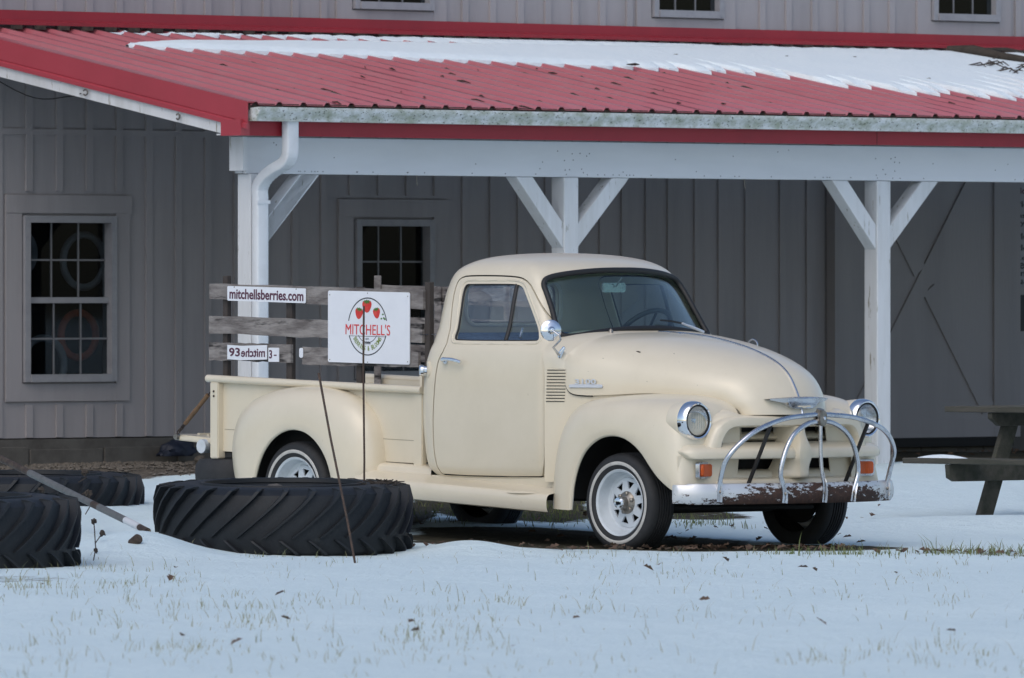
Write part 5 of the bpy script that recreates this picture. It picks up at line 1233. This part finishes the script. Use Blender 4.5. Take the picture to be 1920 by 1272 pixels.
for i in range(45):
    a = random.uniform(0, 6.28); r = random.uniform(0, .16); c_ = Vector((-.79+r*math.cos(a), 54.95+r*math.sin(a)*1.2, .385)); twg.tube([c_, c_+Vector((random.uniform(-.04, .04), random.uniform(-.04, .04), random.uniform(.01, .035))), c_+Vector((random.uniform(-.10, .10), random.uniform(-.05, .05), random.uniform(.0, .05)))], .004, 4)
o = twg.obj('dry_twigs', 'twig', None, 60); tag(o, 'tangle of dry twigs on the soil inside the big tyre', 'twigs', None, 'stuff')
# tarp lump against the foundation
bm = bmesh.new(); bmesh.ops.create_icosphere(bm, subdivisions=4, radius=1)
for v in bm.verts:
    v.co *= 1+.28*mnoise.noise(v.co*1.7)+.10*mnoise.noise(v.co*5); v.co = Vector((v.co.x*.165+(.03 if v.co.z > 0 else 0), v.co.y*.09, max(-.3, v.co.z)*.105))
me = bpy.data.meshes.new('tarp'); bm.to_mesh(me); bm.free(); me.materials.append(M['tarp']); shade(me, 60)
o = link('tarp', me); o.location = B_O+bu*1.83+bv*3.02+Vector((0, 0, .355)); o.rotation_euler = (0, 0, B_A); tag(o, 'crumpled navy tarp bundle against the barn foundation', 'tarp')
bm = bmesh.new(); bmesh.ops.create_icosphere(bm, subdivisions=3, radius=.05)
for v in bm.verts: v.co *= 1+.3*mnoise.noise(v.co*30); v.co.z *= .8
me = bpy.data.meshes.new('stone'); bm.to_mesh(me); bm.free(); me.materials.append(M['gravel_stone']); shade(me, 60); o = link('stone', me); o.location = B_O+bu*1.93+bv*2.85+Vector((0, 0, .29)); tag(o, 'pale stone in front of the navy tarp bundle', 'stone')

# ---------------------------------------------------------------- picnic table
tp = Vector((2.60, 60.5, 0)) + lf*.78; tz = .062
pt = thing('picnic_table', 'dark weathered wooden picnic table at the right edge', 'picnic table', tp+Vector((0, 0, tz)), T_A)
def board3(name, x0, x1, y0, y1, z0, z1): 
    mb = MB(); n = 10; rows = []
    for i in range(n+1):
        t = i/n; x = x0+(x1-x0)*t; d = random.uniform(-.003, .003); rows.append([(x, y0+d, z0), (x, y1+d, z0), (x, y1+d, z1+random.uniform(-.002, .002)), (x, y0+d, z1+random.uniform(-.002, .002))])
    mb.grid(rows, closed_v=True); mb.f += [(0, 1, 2, 3), (n*4+3, n*4+2, n*4+1, n*4)]; mb.mi += [0, 0]; return bevel(mb.obj(name, 'tablewood', pt), .005, 1)
for k in range(5): board3('top_plank', random.uniform(-.04, .0), 1.85, -.37+.149*k, -.37+.149*k+.138, .700, .740)
for sg in (-1, 1):
    for k in range(2): board3('bench_plank', random.uniform(0, .02), 1.85, (-.78+.145*k) if sg < 0 else (.50+.145*k), (-.78+.145*k+.136) if sg < 0 else (.50+.145*k+.136), .362, .400)
for X in (.40, 1.45):
    bevel(MB().prism([(-.755, .27), (-.70, .245), (.70, .245), (.755, .27), (.765, .36), (-.765, .36)], X-.02, X+.02, 'yz').obj('cross_beam', 'tablewood', pt), .004, 1)
    bevel(MB().prism([(-.27, .61), (.27, .61), (.35, .66), (.35, .698), (-.35, .698), (-.35, .66)], X-.02, X+.02, 'yz').obj('top_cleat', 'tablewood', pt), .004, 1)
    for sg in (-1, 1): bevel(MB().prism([(sg*.01, .697), (sg*.15, .697), (sg*.475, -.10), (sg*.335, -.10)], X-.06, X-.0215, 'yz').obj('leg', 'tablewood', pt), .004, 1)
bevel(MB().box((.09, -.70, .268), (.128, .70, .358)).obj('cross_beam', 'tablewood', pt), .004, 1) if False else None
def snow_blob(label, loc, sx, sy, sz, rz_=0):
    rows = []
    for r in (1, .9, .7, .4, .1): rows.append([(sx*r*math.cos(a)*(1+.12*math.sin(3*a+sx*40)), sy*r*math.sin(a), sz*(1-r*r)) for a in np.linspace(0, 2*math.pi, 28, endpoint=False)])
    rows.append([(0, 0, sz)]*28)
    o = MB().grid(rows, closed_v=True).obj('snow_patch', 'snow', None, 60); o.location = loc; o.rotation_euler = (0, 0, rz_); tag(o, label, 'snow', 'snow patches on the picnic table benches'); return o
snow_blob('low snow patch on the near bench of the picnic table', tp+Vector((0, 0, tz+.400))+fw*.30-lf*.70, .22, .055, .024, T_A)
snow_blob('snow patch on the far bench of the picnic table', tp+Vector((0, 0, tz+.400))+fw*.20+lf*.60, .16, .08, .03, T_A)

# ---------------------------------------------------------------- grass, leaves, gravel
def blades(name, pts, hts, mat, wd=.0045, lean=.6):
    n = len(pts); a = np.random.uniform(0, 2*math.pi, n); z = ground_h(pts[:, 0], pts[:, 1])-.004
    ln = np.random.uniform(.1, lean, n)*hts; la = np.random.uniform(0, 2*math.pi, n)
    wx, wy = np.cos(a)*wd*.5, np.sin(a)*wd*.5*.3; b0 = np.stack([pts[:, 0]-wx, pts[:, 1]-wy, z], -1); b1 = np.stack([pts[:, 0]+wx, pts[:, 1]+wy, z], -1)
    m0 = np.stack([pts[:, 0]-wx*.8+ln*.35*np.cos(la), pts[:, 1]-wy+ln*.35*np.sin(la), z+hts*.6], -1); m1 = m0+np.stack([wx*1.6, wy*1.6, 0*wx], -1)
    tt = np.stack([pts[:, 0]+ln*np.cos(la), pts[:, 1]+ln*np.sin(la), z+hts], -1)
    V = np.stack([b0, b1, m1, m0, tt], 1).reshape(-1, 3); k = np.arange(n)*5
    me = bpy.data.meshes.new(name); me.from_pydata(V.tolist(), [], [f for i in k.tolist() for f in ((i, i+1, i+2, i+3), (i+3, i+2, i+4))]); me.materials.append(M[mat]); return link(name, me)
def scatter(n, x0, x1, y0, y1, dens):
    X = np.random.uniform(x0, x1, n); Y = np.random.uniform(y0, y1, n); keep = np.random.uniform(0, 1, n) < dens(X, Y); return np.stack([X[keep], Y[keep]], -1)
def dens_field(X, Y):
    cl = np.clip(vnoise(X, Y*.14, 1.7, 11, 4)*1.7+.05, 0, 1)**1.3; fine = np.clip(vnoise(X, Y*.3, 7, 12, 2)*2+.4, 0, 1)
    d = .03+.34*cl
    d += .85*np.exp(-((Y-39.75-.2*np.sin(X*2))/.42)**2)*np.clip(vnoise(X, Y*.2, 2.2, 13, 3)*2.2+.25, 0, 1)
    d += .35*np.exp(-((Y-45.2)/1.8)**2)*sstep(-.4, .6, X)*np.clip(vnoise(X, Y, 2.2, 14, 3)*2+.1, 0, 1)
    d += .55*np.exp(-((Y-38.0)/.7)**2)*sstep(.0, .9, X)*np.clip(vnoise(X, Y, 3, 15, 3)*2+.2, 0, 1)
    d += .40*np.exp(-((Y-48.3)/2.0)**2)*sstep(-1.2, -2.4, X) + .9*np.exp(-((Y-49.7)/.5)**2)*sstep(-2.3, -2.6, X)
    d += .40*np.exp(-((Y-53.4)/.8)**2)*sstep(.0, 1.2, X)*np.clip(vnoise(X, Y, 3, 16, 2)*2+.3, 0, 1)
    return d*fine
p = scatter(40000, -3.4, 3.4, 36.5, 54.6, dens_field)
stuff(blades('grass', p, np.random.gamma(3.0, .0105, len(p))+.006, 'grass', .0036, 1.1))
def dens_green(X, Y):
    d = 1.0*np.exp(-((Y-53.95-.35*(X-2.4))/.55)**2)*sstep(1.2, 2.3, X) + .9*np.exp(-((X+.12)/.60)**4-((Y-60.6)/2.2)**4) + .9*np.exp(-((X-.9)/.45)**4-((Y-60.3)/.7)**4)*.5 + .7*np.exp(-((X-1.25)/.4)**2-((Y-58.6)/.35)**2)
    return d*np.clip(vnoise(X, Y, 3, 18, 3)*1.5+.55, 0, 1)
p = scatter(34000, -1.2, 3.6, 52.6, 63.2, dens_green)
stuff(blades('green_grass', p, np.random.gamma(3.2, .011, len(p))+.01, 'green', .006, .8))
def leaves(name, p, smin, smax):
    mb = MB()
    for x, y in p:
        s_ = random.uniform(smin, smax); a = random.uniform(0, 6.28); z = gh(x, y)+.004; q = Vector((math.cos(a), math.sin(a), random.uniform(-.2, .6))); r_ = Vector((-math.sin(a), math.cos(a), random.uniform(-.3, .5))); c_ = Vector((x, y, z+s_*.25))
        cu = random.uniform(.08, .3)*s_; V = [c_-q*s_*.5, c_-q*s_*.15+r_*s_*.38+Vector((0, 0, cu)), c_+q*s_*.1+r_*s_*.2+Vector((0, 0, cu*.6)), c_+q*s_*.2+r_*s_*.36+Vector((0, 0, cu)), c_+q*s_*.55, c_+q*s_*.2-r_*s_*.34+Vector((0, 0, cu*.8)), c_+q*s_*.05-r_*s_*.18+Vector((0, 0, cu*.4)), c_-q*s_*.15-r_*s_*.36+Vector((0, 0, cu*.9)), c_+q*s_*.05]
        V = [Vector((v.x, v.y, max(v.z, z-.002))) for v in V]
        mb.add(V, [(0, 1, 8), (1, 2, 8), (2, 3, 8), (3, 4, 8), (4, 5, 8), (5, 6, 8), (6, 7, 8), (7, 0, 8)])
    return stuff(mb.obj(name, 'leaf', None, None, fix=False))
pl_ = [(random.uniform(.05, 1.95), random.gauss(55.0, .16)+(.12 if random.random() < .5 else -.05)) for _ in range(70)] + [(random.gauss(1.35, .35), random.gauss(54.95, .12)) for _ in range(80)] + [(random.gauss(1.95, .12), random.gauss(55.0, .1)) for _ in range(14)]
pl_ += [(random.uniform(-3, 3), random.uniform(37, 54)) for _ in range(28)] + [(random.uniform(-1.2, 2.6), random.uniform(56, 62)) for _ in range(80)] + [(2.75+random.uniform(-.6, .5), 54.1+random.uniform(-.45, .45)) for _ in range(40)] + [(-.55+random.gauss(0, .3), 55.2) for _ in range(14)]
leaves('leaf_litter', pl_, .025, .065)
pd = []
for _ in range(260):
    q = B_O + bu*random.uniform(2.6, 12) + bv*random.uniform(.2, 3.1); pd.append((q.x, q.y))
leaves('leaf_litter', pd, .02, .06)
# loose stones by the barn
gv = MB(); oc = [(1, 0, 0), (-1, 0, 0), (0, 1, 0), (0, -1, 0), (0, 0, 1), (0, 0, -1)]; of = [(0, 2, 4), (2, 1, 4), (1, 3, 4), (3, 0, 4), (2, 0, 5), (1, 2, 5), (3, 1, 5), (0, 3, 5)]
for _ in range(2600):
    q = B_O + bu*random.uniform(-2.2, 3.2) + bv*(3.1-abs(random.gauss(0, 1.3))); 
    if (q-B_O).dot(bv) < .2: continue
    r_ = random.uniform(.008, .024); a = random.uniform(0, 6.28); c, s_ = math.cos(a), math.sin(a); z = gh(q.x, q.y)
    gv.add([(q.x+r_*(x*c-y*s_)*random.uniform(.7, 1.4), q.y+r_*(x*s_+y*c)*random.uniform(.7, 1.4), z+r_*.4+r_*zz*.7) for x, y, zz in oc], of)
stuff(gv.obj('gravel', 'gravel_stone', None, None, fix=False))

# a bare tree to the right of the picture, the one mirrored in the windshield
def tree(name, label, x, y, hgt, seed):
    rnd = random.Random(seed); t = thing(name, label, 'tree', (x, y, gh(x, y)-.1)); tr = MB(); bs_ = MB()
    def grow(p, d, L, r, lev):
        q = p; pts = [p]; rs = [r]
        for i in range(4):
            d = (d+Vector((rnd.gauss(0, .13), rnd.gauss(0, .13), rnd.gauss(.03, .08)))).normalized(); q = q+d*L/4; pts.append(q); rs.append(r*(1-.13*(i+1)))
        (tr if lev == 0 else bs_).tube(pts, rs, 8 if lev == 0 else 5 if lev < 3 else 3, caps=False)
        if lev >= 5: return
        for k in range(3 if lev < 4 else 2):
            i = rnd.choice((2, 3, 4)) if lev else rnd.choice((2, 3, 4, 4)); az = rnd.uniform(0, 6.28); sp = rnd.uniform(.45, .95)
            nd = (d+Vector((math.cos(az)*sp, math.sin(az)*sp, rnd.uniform(-.1, .3)))).normalized(); grow(pts[i], nd, L*rnd.uniform(.6, .82), rs[i]*.66, lev+1)
    grow(Vector((0, 0, 0)), Vector((0, 0, 1)), hgt*.34, hgt*.018, 0)
    tr.obj('trunk', 'twig', t, 60, fix=False); stuff(bs_.obj('branches', 'twig', t, 60, fix=False)); return t
tree('bare_tree', 'bare tree standing right of the barn, seen only as a reflection in the windshield', 15.5, 61, 17, 3)
